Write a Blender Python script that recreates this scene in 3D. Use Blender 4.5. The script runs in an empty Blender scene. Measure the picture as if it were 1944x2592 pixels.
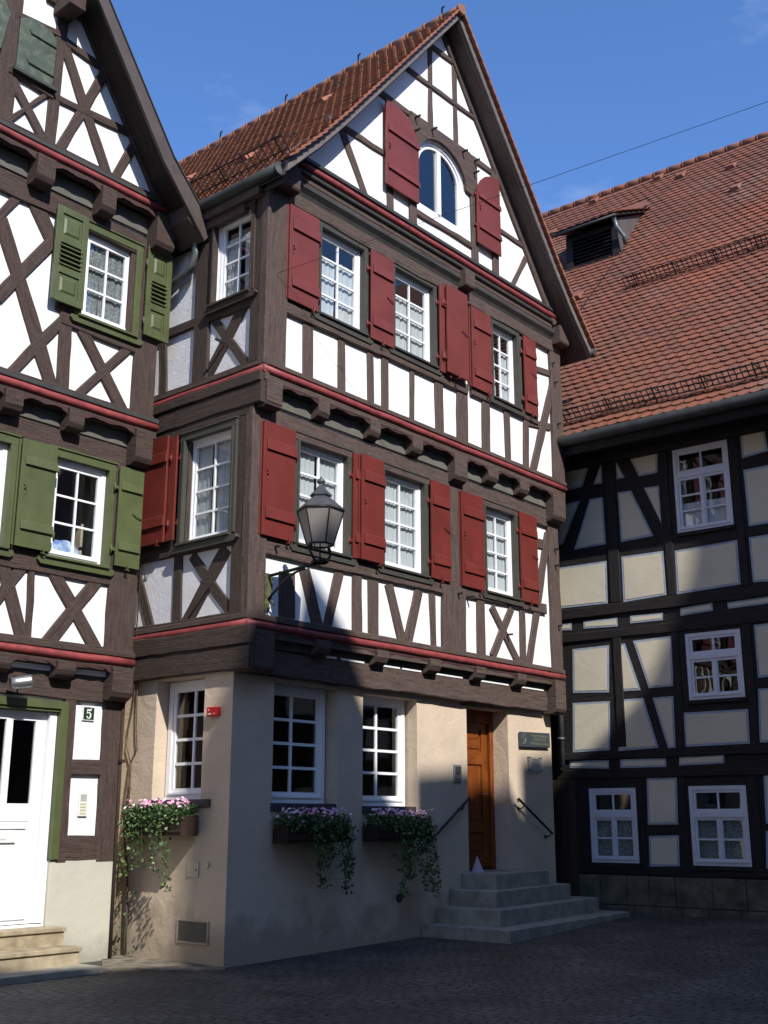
import bpy, bmesh, math, random
from mathutils import Vector, Matrix
from mathutils.geometry import tessellate_polygon
from math import radians, sin, cos, tan, pi, atan2, hypot, sqrt
random.seed(7)
R = random.Random(7)
scene = bpy.context.scene
COL = scene.collection

# ------------------------------------------------------------------ camera
FPX = 2868.0
cam_d = bpy.data.cameras.new('camera'); cam = bpy.data.objects.new('camera', cam_d); COL.objects.link(cam)
cam_d.sensor_fit = 'VERTICAL'; cam_d.sensor_height = 24.0; cam_d.lens = 24.0*FPX/2592
cam_d.clip_start = 0.1; cam_d.clip_end = 2000
cam.location = (0, 0, 1.6)
cam.rotation_euler = (radians(90+15.2), 0, 0)
scene.camera = cam
scene.render.resolution_x = 768; scene.render.resolution_y = 1024

# ------------------------------------------------------------------ light
SUN_EL, SUN_AZ = radians(40.5), radians(152.0)          # azimuth clockwise from +Y
SUNV = Vector((cos(SUN_EL)*sin(SUN_AZ), cos(SUN_EL)*cos(SUN_AZ), sin(SUN_EL)))
w = bpy.data.worlds.new('World'); scene.world = w; w.use_nodes = True
nt = w.node_tree; nt.nodes.clear()
out = nt.nodes.new('ShaderNodeOutputWorld'); bg = nt.nodes.new('ShaderNodeBackground')
sky = nt.nodes.new('ShaderNodeTexSky'); sky.sky_type = 'NISHITA'; sky.sun_disc = False
sky.sun_elevation = SUN_EL; sky.sun_rotation = SUN_AZ
sky.altitude = 300; sky.air_density = 1.0; sky.dust_density = 0.35; sky.ozone_density = 2.6
tc = nt.nodes.new('ShaderNodeTexCoord')
nz = nt.nodes.new('ShaderNodeTexNoise'); nz.inputs['Scale'].default_value = 3.2; nz.inputs['Detail'].default_value = 7; nz.inputs['Roughness'].default_value = .58
mp = nt.nodes.new('ShaderNodeMapping'); mp.inputs['Scale'].default_value = (1.0, 1.0, 2.4); mp.inputs['Rotation'].default_value = (.2, .5, .3)
mp.inputs['Location'].default_value = (3.1, 1.7, .4)
rmp = nt.nodes.new('ShaderNodeValToRGB'); rmp.color_ramp.elements[0].position = .56; rmp.color_ramp.elements[0].color = (0, 0, 0, 1)
rmp.color_ramp.elements[1].position = .80; rmp.color_ramp.elements[1].color = (.30, .30, .30, 1)
mx = nt.nodes.new('ShaderNodeMixRGB'); mx.inputs[2].default_value = (7.5, 8.0, 9.0, 1)
nt.links.new(tc.outputs['Generated'], mp.inputs['Vector']); nt.links.new(mp.outputs[0], nz.inputs['Vector'])
nt.links.new(nz.outputs[0], rmp.inputs[0]); nt.links.new(rmp.outputs[0], mx.inputs[0])
sk2 = nt.nodes.new('ShaderNodeMixRGB'); sk2.blend_type = 'MULTIPLY'; sk2.inputs[0].default_value = 1; sk2.inputs[2].default_value = (.77, 1.05, 1.42, 1)
nt.links.new(sky.outputs[0], sk2.inputs[1]); nt.links.new(sk2.outputs[0], mx.inputs[1]); nt.links.new(mx.outputs[0], bg.inputs[0])
bg.inputs[1].default_value = 0.125
nt.links.new(bg.outputs[0], out.inputs[0])
sl = bpy.data.lights.new('sun', 'SUN'); sl.energy = 4.5; sl.angle = radians(.55); sl.color = (1.0, .955, .88)
so = bpy.data.objects.new('sun', sl); COL.objects.link(so); so.rotation_euler = SUNV.to_track_quat('Z', 'Y').to_euler()
so.location = SUNV*60
scene.view_settings.view_transform = 'Standard'; scene.view_settings.look = 'None'
scene.view_settings.exposure = 0.42; scene.view_settings.gamma = 1.0
scene.cycles.max_bounces = 6; scene.cycles.transparent_max_bounces = 12

# ------------------------------------------------------------------ materials
MATS = {}
def mat(name, col, rough=.8, var=.12, vscale=3.0, bump=.0, bscale=30.0, kind='object', col2=None, spec=.5, metal=0.0,
        stretch=(1, 1, 1), detail=5, bump2=0, b2scale=4, stain=None, stain_s=1.2, splash=0):
    if name in MATS: return MATS[name]
    m = bpy.data.materials.new(name); m.use_nodes = True; t = m.node_tree; N = t.nodes; L = t.links
    b = N['Principled BSDF']; b.inputs['Roughness'].default_value = rough; b.inputs['Metallic'].default_value = metal
    b.inputs['Specular IOR Level'].default_value = spec
    tcn = N.new('ShaderNodeTexCoord'); mpn = N.new('ShaderNodeMapping'); mpn.inputs['Scale'].default_value = stretch
    L.new(tcn.outputs['UV' if kind == 'uv' else 'Object'], mpn.inputs[0])
    n1 = N.new('ShaderNodeTexNoise'); n1.inputs['Scale'].default_value = vscale; n1.inputs['Detail'].default_value = detail; n1.inputs['Roughness'].default_value = .6
    L.new(mpn.outputs[0], n1.inputs['Vector'])
    cr = N.new('ShaderNodeValToRGB'); c2 = col2 or tuple(c*(1-2.2*var) for c in col)
    cr.color_ramp.elements[0].position = .32; cr.color_ramp.elements[0].color = (*c2, 1)
    cr.color_ramp.elements[1].position = .66; cr.color_ramp.elements[1].color = (*tuple(min(1, c*(1+var*.5)) for c in col), 1)
    L.new(n1.outputs[0], cr.inputs[0]); last = cr.outputs[0]
    if stain:
        n3 = N.new('ShaderNodeTexNoise'); n3.inputs['Scale'].default_value = stain_s; n3.inputs['Detail'].default_value = 6; n3.inputs['Roughness'].default_value = .65
        L.new(tcn.outputs['Object'], n3.inputs['Vector'])
        r3 = N.new('ShaderNodeValToRGB'); r3.color_ramp.elements[0].position = .5; r3.color_ramp.elements[0].color = (0, 0, 0, 1)
        r3.color_ramp.elements[1].position = .72; r3.color_ramp.elements[1].color = (stain[3],)*3+(1,)
        mm = N.new('ShaderNodeMixRGB'); mm.inputs[2].default_value = (*stain[:3], 1)
        L.new(n3.outputs[0], r3.inputs[0]); L.new(r3.outputs[0], mm.inputs[0]); L.new(last, mm.inputs[1]); last = mm.outputs[0]
    if splash:                                          # dirt splashed up from the paving: ragged, below about z = splash
        geo = N.new('ShaderNodeNewGeometry'); sx = N.new('ShaderNodeSeparateXYZ'); L.new(geo.outputs['Position'], sx.inputs[0])
        n5 = N.new('ShaderNodeTexNoise'); n5.inputs['Scale'].default_value = 2.6; n5.inputs['Detail'].default_value = 8; L.new(tcn.outputs['Object'], n5.inputs['Vector'])
        m5 = N.new('ShaderNodeMath'); m5.operation = 'MULTIPLY_ADD'; m5.inputs[1].default_value = -splash*2.6; L.new(n5.outputs[0], m5.inputs[0]); L.new(sx.outputs[2], m5.inputs[2])
        r5 = N.new('ShaderNodeMapRange'); r5.inputs[1].default_value = -splash*.9; r5.inputs[2].default_value = -splash*.2; r5.inputs[3].default_value = .75; r5.inputs[4].default_value = 0; L.new(m5.outputs[0], r5.inputs[0])
        x5 = N.new('ShaderNodeMixRGB'); x5.inputs[2].default_value = (col[0]*.5, col[1]*.5, col[2]*.48, 1); L.new(r5.outputs[0], x5.inputs[0]); L.new(last, x5.inputs[1]); last = x5.outputs[0]
    L.new(last, b.inputs['Base Color'])
    if bump:
        n2 = N.new('ShaderNodeTexNoise'); n2.inputs['Scale'].default_value = bscale; n2.inputs['Detail'].default_value = 6; n2.inputs['Roughness'].default_value = .62
        L.new(mpn.outputs[0], n2.inputs['Vector']); h = n2.outputs[0]
        if bump2:
            n4 = N.new('ShaderNodeTexNoise'); n4.inputs['Scale'].default_value = b2scale; n4.inputs['Detail'].default_value = 3; n4.inputs['Distortion'].default_value = 1.5
            L.new(mpn.outputs[0], n4.inputs['Vector'])
            ma = N.new('ShaderNodeMath'); ma.operation = 'MULTIPLY_ADD'; ma.inputs[1].default_value = bump2
            L.new(n4.outputs[0], ma.inputs[0]); L.new(h, ma.inputs[2]); h = ma.outputs[0]
        bp = N.new('ShaderNodeBump'); bp.inputs['Strength'].default_value = 1.0; bp.inputs['Distance'].default_value = bump
        L.new(h, bp.inputs['Height']); L.new(bp.outputs[0], b.inputs['Normal'])
    MATS[name] = m; return m

def wood(name, col, bump=.011, var=.17, rough=.75, crack=.55):
    m = mat(name, col, rough, var, 4.0, 0, kind='uv', stretch=(.8, 5, 1), spec=.25, stain=(col[0]*2.0, col[1]*2.0, col[2]*2.0, .38), stain_s=26)
    t = m.node_tree; N = t.nodes; L = t.links; b = N['Principled BSDF']
    tcn = N.new('ShaderNodeTexCoord')
    m1 = N.new('ShaderNodeMapping'); m1.inputs['Scale'].default_value = (2.2, 16, 1); L.new(tcn.outputs['UV'], m1.inputs[0])
    n1 = N.new('ShaderNodeTexNoise'); n1.inputs['Scale'].default_value = 3; n1.inputs['Detail'].default_value = 7; n1.inputs['Roughness'].default_value = .65; n1.inputs['Distortion'].default_value = .4
    L.new(m1.outputs[0], n1.inputs['Vector'])
    m2 = N.new('ShaderNodeMapping'); m2.inputs['Scale'].default_value = (.45, 9, 1); L.new(tcn.outputs['UV'], m2.inputs[0])
    n2 = N.new('ShaderNodeTexNoise'); n2.inputs['Scale'].default_value = 2.4; n2.inputs['Detail'].default_value = 3; n2.inputs['Distortion'].default_value = .6
    L.new(m2.outputs[0], n2.inputs['Vector'])
    r2 = N.new('ShaderNodeValToRGB'); r2.color_ramp.elements[0].position = .30; r2.color_ramp.elements[0].color = (0, 0, 0, 1)
    r2.color_ramp.elements[1].position = .37; r2.color_ramp.elements[1].color = (1, 1, 1, 1)
    L.new(n2.outputs[0], r2.inputs[0])
    ma = N.new('ShaderNodeMath'); ma.operation = 'MULTIPLY_ADD'; ma.inputs[1].default_value = crack
    L.new(r2.outputs[0], ma.inputs[0]); L.new(n1.outputs[0], ma.inputs[2])
    bp = N.new('ShaderNodeBump'); bp.inputs['Distance'].default_value = bump; bp.inputs['Strength'].default_value = 1
    L.new(ma.outputs[0], bp.inputs['Height']); L.new(bp.outputs[0], b.inputs['Normal'])
    return m

def tile_mat(name, cols, moss, moss_amt, dark, dark_s=1.3, mossdir=None, lichen=None, fresh=None):
    m = bpy.data.materials.new(name); m.use_nodes = True; t = m.node_tree; N = t.nodes; L = t.links; b = N['Principled BSDF']
    b.inputs['Roughness'].default_value = .82; b.inputs['Specular IOR Level'].default_value = .35
    geo = N.new('ShaderNodeNewGeometry'); cr = N.new('ShaderNodeValToRGB'); cr.color_ramp.interpolation = 'LINEAR'
    while len(cr.color_ramp.elements) < len(cols): cr.color_ramp.elements.new(.5)
    for i, c in enumerate(cols):
        cr.color_ramp.elements[i].position = i/(len(cols)-1); cr.color_ramp.elements[i].color = (*c, 1)
    L.new(geo.outputs['Random Per Island'], cr.inputs[0])
    tcn = N.new('ShaderNodeTexCoord')
    n1 = N.new('ShaderNodeTexNoise'); n1.inputs['Scale'].default_value = dark_s; n1.inputs['Detail'].default_value = 8; n1.inputs['Roughness'].default_value = .68
    L.new(tcn.outputs['Object'], n1.inputs['Vector'])
    r1 = N.new('ShaderNodeValToRGB'); r1.color_ramp.elements[0].position = .46; r1.color_ramp.elements[0].color = (0, 0, 0, 1)
    r1.color_ramp.elements[1].position = .66; r1.color_ramp.elements[1].color = (dark[3],)*3+(1,)
    L.new(n1.outputs[0], r1.inputs[0]); m1 = N.new('ShaderNodeMixRGB'); m1.inputs[2].default_value = (*dark[:3], 1)
    L.new(r1.outputs[0], m1.inputs[0]); L.new(cr.outputs[0], m1.inputs[1])
    n2 = N.new('ShaderNodeTexNoise'); n2.inputs['Scale'].default_value = 6; n2.inputs['Detail'].default_value = 8; n2.inputs['Roughness'].default_value = .7
    L.new(tcn.outputs['Object'], n2.inputs['Vector'])
    r2 = N.new('ShaderNodeValToRGB'); r2.color_ramp.elements[0].position = .5; r2.color_ramp.elements[0].color = (0, 0, 0, 1)
    r2.color_ramp.elements[1].position = .68; r2.color_ramp.elements[1].color = (moss_amt,)*3+(1,)
    L.new(n2.outputs[0], r2.inputs[0]); fac = r2.outputs[0]
    if mossdir:                                         # moss that gathers towards the eave (z below mossdir)
        sx = N.new('ShaderNodeSeparateXYZ'); L.new(geo.outputs['Position'], sx.inputs[0])
        mr = N.new('ShaderNodeMapRange'); mr.inputs[1].default_value = mossdir[0]; mr.inputs[2].default_value = mossdir[1]
        mr.inputs[3].default_value = 1.0; mr.inputs[4].default_value = mossdir[2]; L.new(sx.outputs[2], mr.inputs[0])
        mu = N.new('ShaderNodeMath'); mu.operation = 'MULTIPLY'; L.new(fac, mu.inputs[0]); L.new(mr.outputs[0], mu.inputs[1]); fac = mu.outputs[0]
    m2 = N.new('ShaderNodeMixRGB'); m2.inputs[2].default_value = (*moss, 1)
    L.new(fac, m2.inputs[0]); L.new(m1.outputs[0], m2.inputs[1]); last = m2.outputs[0]
    for q, loc in ((lichen, 3.0), (fresh, 11.0)):        # (r, g, b, amount, scale, threshold): lichen bloom, newer tiles
        if not q: continue
        mp_ = N.new('ShaderNodeMapping'); mp_.inputs['Location'].default_value = (loc, loc*.7, 0); L.new(tcn.outputs['Object'], mp_.inputs[0])
        n7 = N.new('ShaderNodeTexNoise'); n7.inputs['Scale'].default_value = q[4]; n7.inputs['Detail'].default_value = 9; n7.inputs['Roughness'].default_value = .72; L.new(mp_.outputs[0], n7.inputs['Vector'])
        r7 = N.new('ShaderNodeValToRGB'); r7.color_ramp.elements[0].position = q[5]; r7.color_ramp.elements[0].color = (0, 0, 0, 1); r7.color_ramp.elements[1].position = q[5]+.13; r7.color_ramp.elements[1].color = (q[3],)*3+(1,)
        m7 = N.new('ShaderNodeMixRGB'); m7.inputs[2].default_value = (*q[:3], 1); L.new(n7.outputs[0], r7.inputs[0]); L.new(r7.outputs[0], m7.inputs[0]); L.new(last, m7.inputs[1]); last = m7.outputs[0]
    L.new(last, b.inputs['Base Color'])
    bp = N.new('ShaderNodeBump'); bp.inputs['Distance'].default_value = .006
    n3 = N.new('ShaderNodeTexNoise'); n3.inputs['Scale'].default_value = 40; L.new(tcn.outputs['Object'], n3.inputs['Vector'])
    L.new(n3.outputs[0], bp.inputs['Height']); L.new(bp.outputs[0], b.inputs['Normal'])
    return m

def glass_mat(name, tint=(.88, .92, .91), ior=1.5, wav=.0006, wscale=2.2):
    m = bpy.data.materials.new(name); m.use_nodes = True; t = m.node_tree; N = t.nodes; L = t.links; N.clear()
    o = N.new('ShaderNodeOutputMaterial'); mixs = N.new('ShaderNodeMixShader'); tr = N.new('ShaderNodeBsdfTransparent'); gl = N.new('ShaderNodeBsdfGlossy')
    tr.inputs[0].default_value = (*tint, 1); gl.inputs['Roughness'].default_value = .015
    geo = N.new('ShaderNodeNewGeometry'); dt = N.new('ShaderNodeVectorMath'); dt.operation = 'DOT_PRODUCT'   # Schlick, the same from both sides
    L.new(geo.outputs['Incoming'], dt.inputs[0]); L.new(geo.outputs['Normal'], dt.inputs[1])
    ab = N.new('ShaderNodeMath'); ab.operation = 'ABSOLUTE'; L.new(dt.outputs['Value'], ab.inputs[0])
    om = N.new('ShaderNodeMath'); om.operation = 'SUBTRACT'; om.inputs[0].default_value = 1; L.new(ab.outputs[0], om.inputs[1])
    pw = N.new('ShaderNodeMath'); pw.operation = 'POWER'; pw.inputs[1].default_value = 4.2; L.new(om.outputs[0], pw.inputs[0])
    fr = N.new('ShaderNodeMath'); fr.operation = 'MULTIPLY_ADD'; fr.inputs[1].default_value = .92; fr.inputs[2].default_value = .06; L.new(pw.outputs[0], fr.inputs[0])
    tcn = N.new('ShaderNodeTexCoord'); n = N.new('ShaderNodeTexNoise'); n.inputs['Scale'].default_value = wscale; L.new(tcn.outputs['Object'], n.inputs['Vector'])
    bp = N.new('ShaderNodeBump'); bp.inputs['Distance'].default_value = wav*4; L.new(n.outputs[0], bp.inputs['Height']); L.new(bp.outputs[0], gl.inputs['Normal'])
    ma = N.new('ShaderNodeMath'); ma.operation = 'MULTIPLY'; ma.use_clamp = True; ma.inputs[1].default_value = 1.9   # two panes
    L.new(fr.outputs[0], ma.inputs[0]); L.new(ma.outputs[0], mixs.inputs[0]); L.new(tr.outputs[0], mixs.inputs[1]); L.new(gl.outputs[0], mixs.inputs[2]); L.new(mixs.outputs[0], o.inputs[0])
    return m

def cloth_mat(name, col, trans=.35, alpha=1.0):
    m = bpy.data.materials.new(name); m.use_nodes = True; t = m.node_tree; N = t.nodes; L = t.links; N.clear()
    o = N.new('ShaderNodeOutputMaterial'); d = N.new('ShaderNodeBsdfDiffuse'); tl = N.new('ShaderNodeBsdfTranslucent'); mx_ = N.new('ShaderNodeMixShader')
    d.inputs[0].default_value = (*col, 1); tl.inputs[0].default_value = (*col, 1); mx_.inputs[0].default_value = trans
    L.new(d.outputs[0], mx_.inputs[1]); L.new(tl.outputs[0], mx_.inputs[2])
    if alpha < 1:
        tp = N.new('ShaderNodeBsdfTransparent'); m3 = N.new('ShaderNodeMixShader')
        tcn = N.new('ShaderNodeTexCoord'); vo = N.new('ShaderNodeTexVoronoi'); vo.inputs['Scale'].default_value = 28; L.new(tcn.outputs['Object'], vo.inputs['Vector'])
        mr = N.new('ShaderNodeMapRange'); mr.inputs[1].default_value = .1; mr.inputs[2].default_value = .6; mr.inputs[3].default_value = min(1, alpha+.2); mr.inputs[4].default_value = alpha-.2
        L.new(vo.outputs[0], mr.inputs[0]); L.new(mr.outputs[0], m3.inputs[0])
        L.new(tp.outputs[0], m3.inputs[1]); L.new(mx_.outputs[0], m3.inputs[2]); L.new(m3.outputs[0], o.inputs[0])
    else: L.new(mx_.outputs[0], o.inputs[0])
    return m

# ------------------------------------------------------------------ frames and mesh builder
class Fr:                                # a wall: a = along the wall to the right, b = outward, z = up
    def __init__(s, o, az, b0=0.0):
        a = radians(az); s.u = Vector((sin(a), cos(a), 0)); s.n = Vector((cos(a), -sin(a), 0)); s.o = Vector((o[0], o[1], 0))+s.n*b0; s.az = az
    def p(s, a, b, z): return s.o+s.u*a+s.n*b+Vector((0, 0, z))
    def mat(s, a, b, z):
        m = Matrix.Identity(4); q = s.p(a, b, z); y = -s.n
        for i in range(3):
            m[i][0] = s.u[i]; m[i][1] = y[i]; m[i][2] = (0, 0, 1)[i]; m[i][3] = q[i]
        return m
    def off(s, b): return Fr((s.o+s.n*b)[:2], s.az)

class MB:
    def __init__(s, fr=None): s.bm = bmesh.new(); s.uv = s.bm.loops.layers.uv.new('UVMap'); s.fr = fr
    def P(s, q): return s.fr.p(*q) if s.fr else Vector(q)
    def face(s, vs, uvs=None):
        try: f = s.bm.faces.new(vs)
        except ValueError: return None
        if uvs:
            for l, c in zip(f.loops, uvs): l[s.uv].uv = c
        return f
    def hexa(s, pts, ax=0, uo=None):     # 8 points: index bits i,j,k along axes 0,1,2
        vs = [s.bm.verts.new(s.P(p)) for p in pts]
        d = [(s.P(pts[4])-s.P(pts[0])).length, (s.P(pts[2])-s.P(pts[0])).length, (s.P(pts[1])-s.P(pts[0])).length]
        o1, o2 = (R.random()*9, R.random()*9) if uo is None else uo
        main = d.index(max(d))
        for (f, (p, q)) in (((0, 1, 3, 2), (2, 1)), ((4, 6, 7, 5), (1, 2)), ((0, 4, 5, 1), (0, 2)), ((2, 3, 7, 6), (2, 0)), ((0, 2, 6, 4), (1, 0)), ((1, 5, 7, 3), (0, 1))):
            uvs = []
            for i in f:
                bits = ((i >> 2) & 1, (i >> 1) & 1, i & 1); co = [bits[k]*d[k] for k in range(3)]
                oth = [k for k in range(3) if k != main]
                uvs.append((co[main]+o1, co[oth[0]]+co[oth[1]]*.9+o2))
            s.face([vs[i] for i in f], uvs)
        return vs
    def box(s, a0, a1, b0, b1, z0, z1):
        return s.hexa([(a, b, z) for a in (a0, a1) for b in (b0, b1) for z in (z0, z1)])
    def prism(s, poly, b0, b1):          # poly in (a,z)
        o1, o2 = R.random()*9, R.random()*9
        f0 = [s.bm.verts.new(s.P((a, b0, z))) for a, z in poly]; f1 = [s.bm.verts.new(s.P((a, b1, z))) for a, z in poly]
        n = len(poly); uv = [(a+o1, z+o2) for a, z in poly]
        s.face(f0, uv); s.face(f1[::-1], uv[::-1])
        for i in range(n):
            j = (i+1) % n; L_ = hypot(poly[i][0]-poly[j][0], poly[i][1]-poly[j][1])
            s.face([f0[i], f1[i], f1[j], f0[j]], [(0, 0), (0, abs(b1-b0)), (L_, abs(b1-b0)), (L_, 0)])
    def quad(s, pts, uv=None): return s.face([s.bm.verts.new(s.P(p)) for p in pts], uv or [(0, 0), (1, 0), (1, 1), (0, 1)][:len(pts)])
    def beam(s, a0, z0, a1, z1, w, b0, b1, jit=.007, ch=.012, w1=None):
        L_ = hypot(a1-a0, z1-z0)
        if L_ < .01: return
        w1 = w if w1 is None else w1
        dx, dz = (a1-a0)/L_, (z1-z0)/L_; nx, nz_ = -dz, dx; n = max(1, int(L_/.22))
        o1, o2 = R.random()*20, R.random()*20; prev = None; e0 = e1 = 0
        for i in range(n+1):
            t = i/n
            if 0 < i < n: e0 = .55*e0+R.uniform(-jit, jit); e1 = .55*e1+R.uniform(-jit, jit)
            hw = (w+(w1-w)*t)/2; ca, cz = a0+(a1-a0)*t, z0+(z1-z0)*t
            prof = [(-hw+e0, b0), (-hw+e0, b1-ch), (-hw+e0+ch, b1), (hw+e1-ch, b1), (hw+e1, b1-ch), (hw+e1, b0)]
            vv = [0, .05, .07, .07+w, .09+w, .14+w]
            ring = [s.bm.verts.new(s.P((ca+nx*o, b, cz+nz_*o))) for o, b in prof]
            if prev:
                for k in range(5):
                    s.face([prev[k], ring[k], ring[k+1], prev[k+1]], [(o1+pt*L_, o2+vv[k]), (o1+t*L_, o2+vv[k]), (o1+t*L_, o2+vv[k+1]), (o1+pt*L_, o2+vv[k+1])])
                s.face([prev[5], ring[5], ring[0], prev[0]], [(0, 0)]*4)
            if i == 0: s.face(ring[::-1], [(0, 0)]*6)
            if i == n: s.face(ring, [(0, 0)]*6)
            prev, pt = ring, t
    def tube(s, path, r, seg=8, cap=True, r1=None):
        pts = [s.P(p) for p in path]; rings = []
        for i, p in enumerate(pts):
            t = (pts[min(i+1, len(pts)-1)]-pts[max(i-1, 0)]).normalized()
            x = t.cross(Vector((0, 0, 1)))
            if x.length < .05: x = t.cross(Vector((1, 0, 0)))
            x.normalize(); y = t.cross(x); rr = r if r1 is None else r+(r1-r)*i/(len(pts)-1)
            rings.append([s.bm.verts.new(p+x*cos(2*pi*k/seg)*rr+y*sin(2*pi*k/seg)*rr) for k in range(seg)])
        L_ = 0
        for i in range(len(rings)-1):
            dl = (pts[i+1]-pts[i]).length
            for k in range(seg):
                k2 = (k+1) % seg
                f = s.face([rings[i][k], rings[i][k2], rings[i+1][k2], rings[i+1][k]], [(L_, k*.05), (L_, k*.05+.05), (L_+dl, k*.05+.05), (L_+dl, k*.05)])
                if f: f.smooth = seg > 5
            L_ += dl
        if cap: s.face(rings[0][::-1]); s.face(rings[-1])
    def lathe(s, c, prof, seg=6, smooth=False, rot=0.0, cap=False):  # prof (r,z) around c (frame coords)
        q = s.P(c); rings = []
        for r, z in prof: rings.append([s.bm.verts.new(q+Vector((cos(rot+2*pi*k/seg)*r, sin(rot+2*pi*k/seg)*r, z))) for k in range(seg)])
        for i in range(len(rings)-1):
            for k in range(seg):
                k2 = (k+1) % seg; f = s.face([rings[i][k], rings[i][k2], rings[i+1][k2], rings[i+1][k]])
                if f: f.smooth = smooth
        if cap: s.face(rings[0][::-1]); s.face(rings[-1])
    def build(s, name, m, parent=None, recalc=True, bevel=0, face=None):
        if face is not None:                 # open sheets: every face looks along this direction
            for f in s.bm.faces:
                f.normal_update()
                if f.normal.dot(face) < 0: f.normal_flip()
        elif recalc: bmesh.ops.recalc_face_normals(s.bm, faces=s.bm.faces)
        me = bpy.data.meshes.new(name); o = bpy.data.objects.new(name, me); COL.objects.link(o)
        if parent is not None:
            o.parent = parent; s.bm.transform(world_of(parent).inverted())
        s.bm.to_mesh(me); s.bm.free()
        for mm in (m if isinstance(m, (list, tuple)) else [m]): me.materials.append(mm)
        if bevel:
            md = o.modifiers.new('bevel', 'BEVEL'); md.width = bevel; md.segments = 2; md.limit_method = 'ANGLE'
        return o
def world_of(o):
    m = o.matrix_basis.copy(); p = o.parent
    while p is not None: m = p.matrix_basis @ m; p = p.parent
    return m
def tag(o, label=None, cat=None, group=None, kind=None):
    if label: o['label'] = label
    if cat: o['category'] = cat
    if group: o['group'] = group
    if kind: o['kind'] = kind
    return o
def thing(name, m, label, cat, group=None):
    o = bpy.data.objects.new(name, None); COL.objects.link(o); o.matrix_basis = m; o.empty_display_size = .3
    return tag(o, label, cat, group)

def rect(a0, a1, z0, z1): return [(a0, z0), (a1, z0), (a1, z1), (a0, z1)]
def wall_sheet(mb, fr, outer, holes, b=0.0, depth=.25):
    """a wall face with real openings and reveals"""
    loops = [[Vector((a, z, 0)) for a, z in outer]]+[[Vector((a, z, 0)) for a, z in h] for h in holes]
    flat = [v for l in loops for v in l]; vs = [mb.bm.verts.new(fr.p(v.x, b, v.y)) for v in flat]
    for t in tessellate_polygon(loops): mb.face([vs[i] for i in t], [(flat[i].x, flat[i].y) for i in t])
    for h in holes:
        n = len(h)
        for i in range(n):
            (a0, z0), (a1, z1) = h[i], h[(i+1) % n]
            mb.face([mb.bm.verts.new(fr.p(*q)) for q in ((a0, b, z0), (a1, b, z1), (a1, b-depth, z1), (a0, b-depth, z0))])

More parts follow.
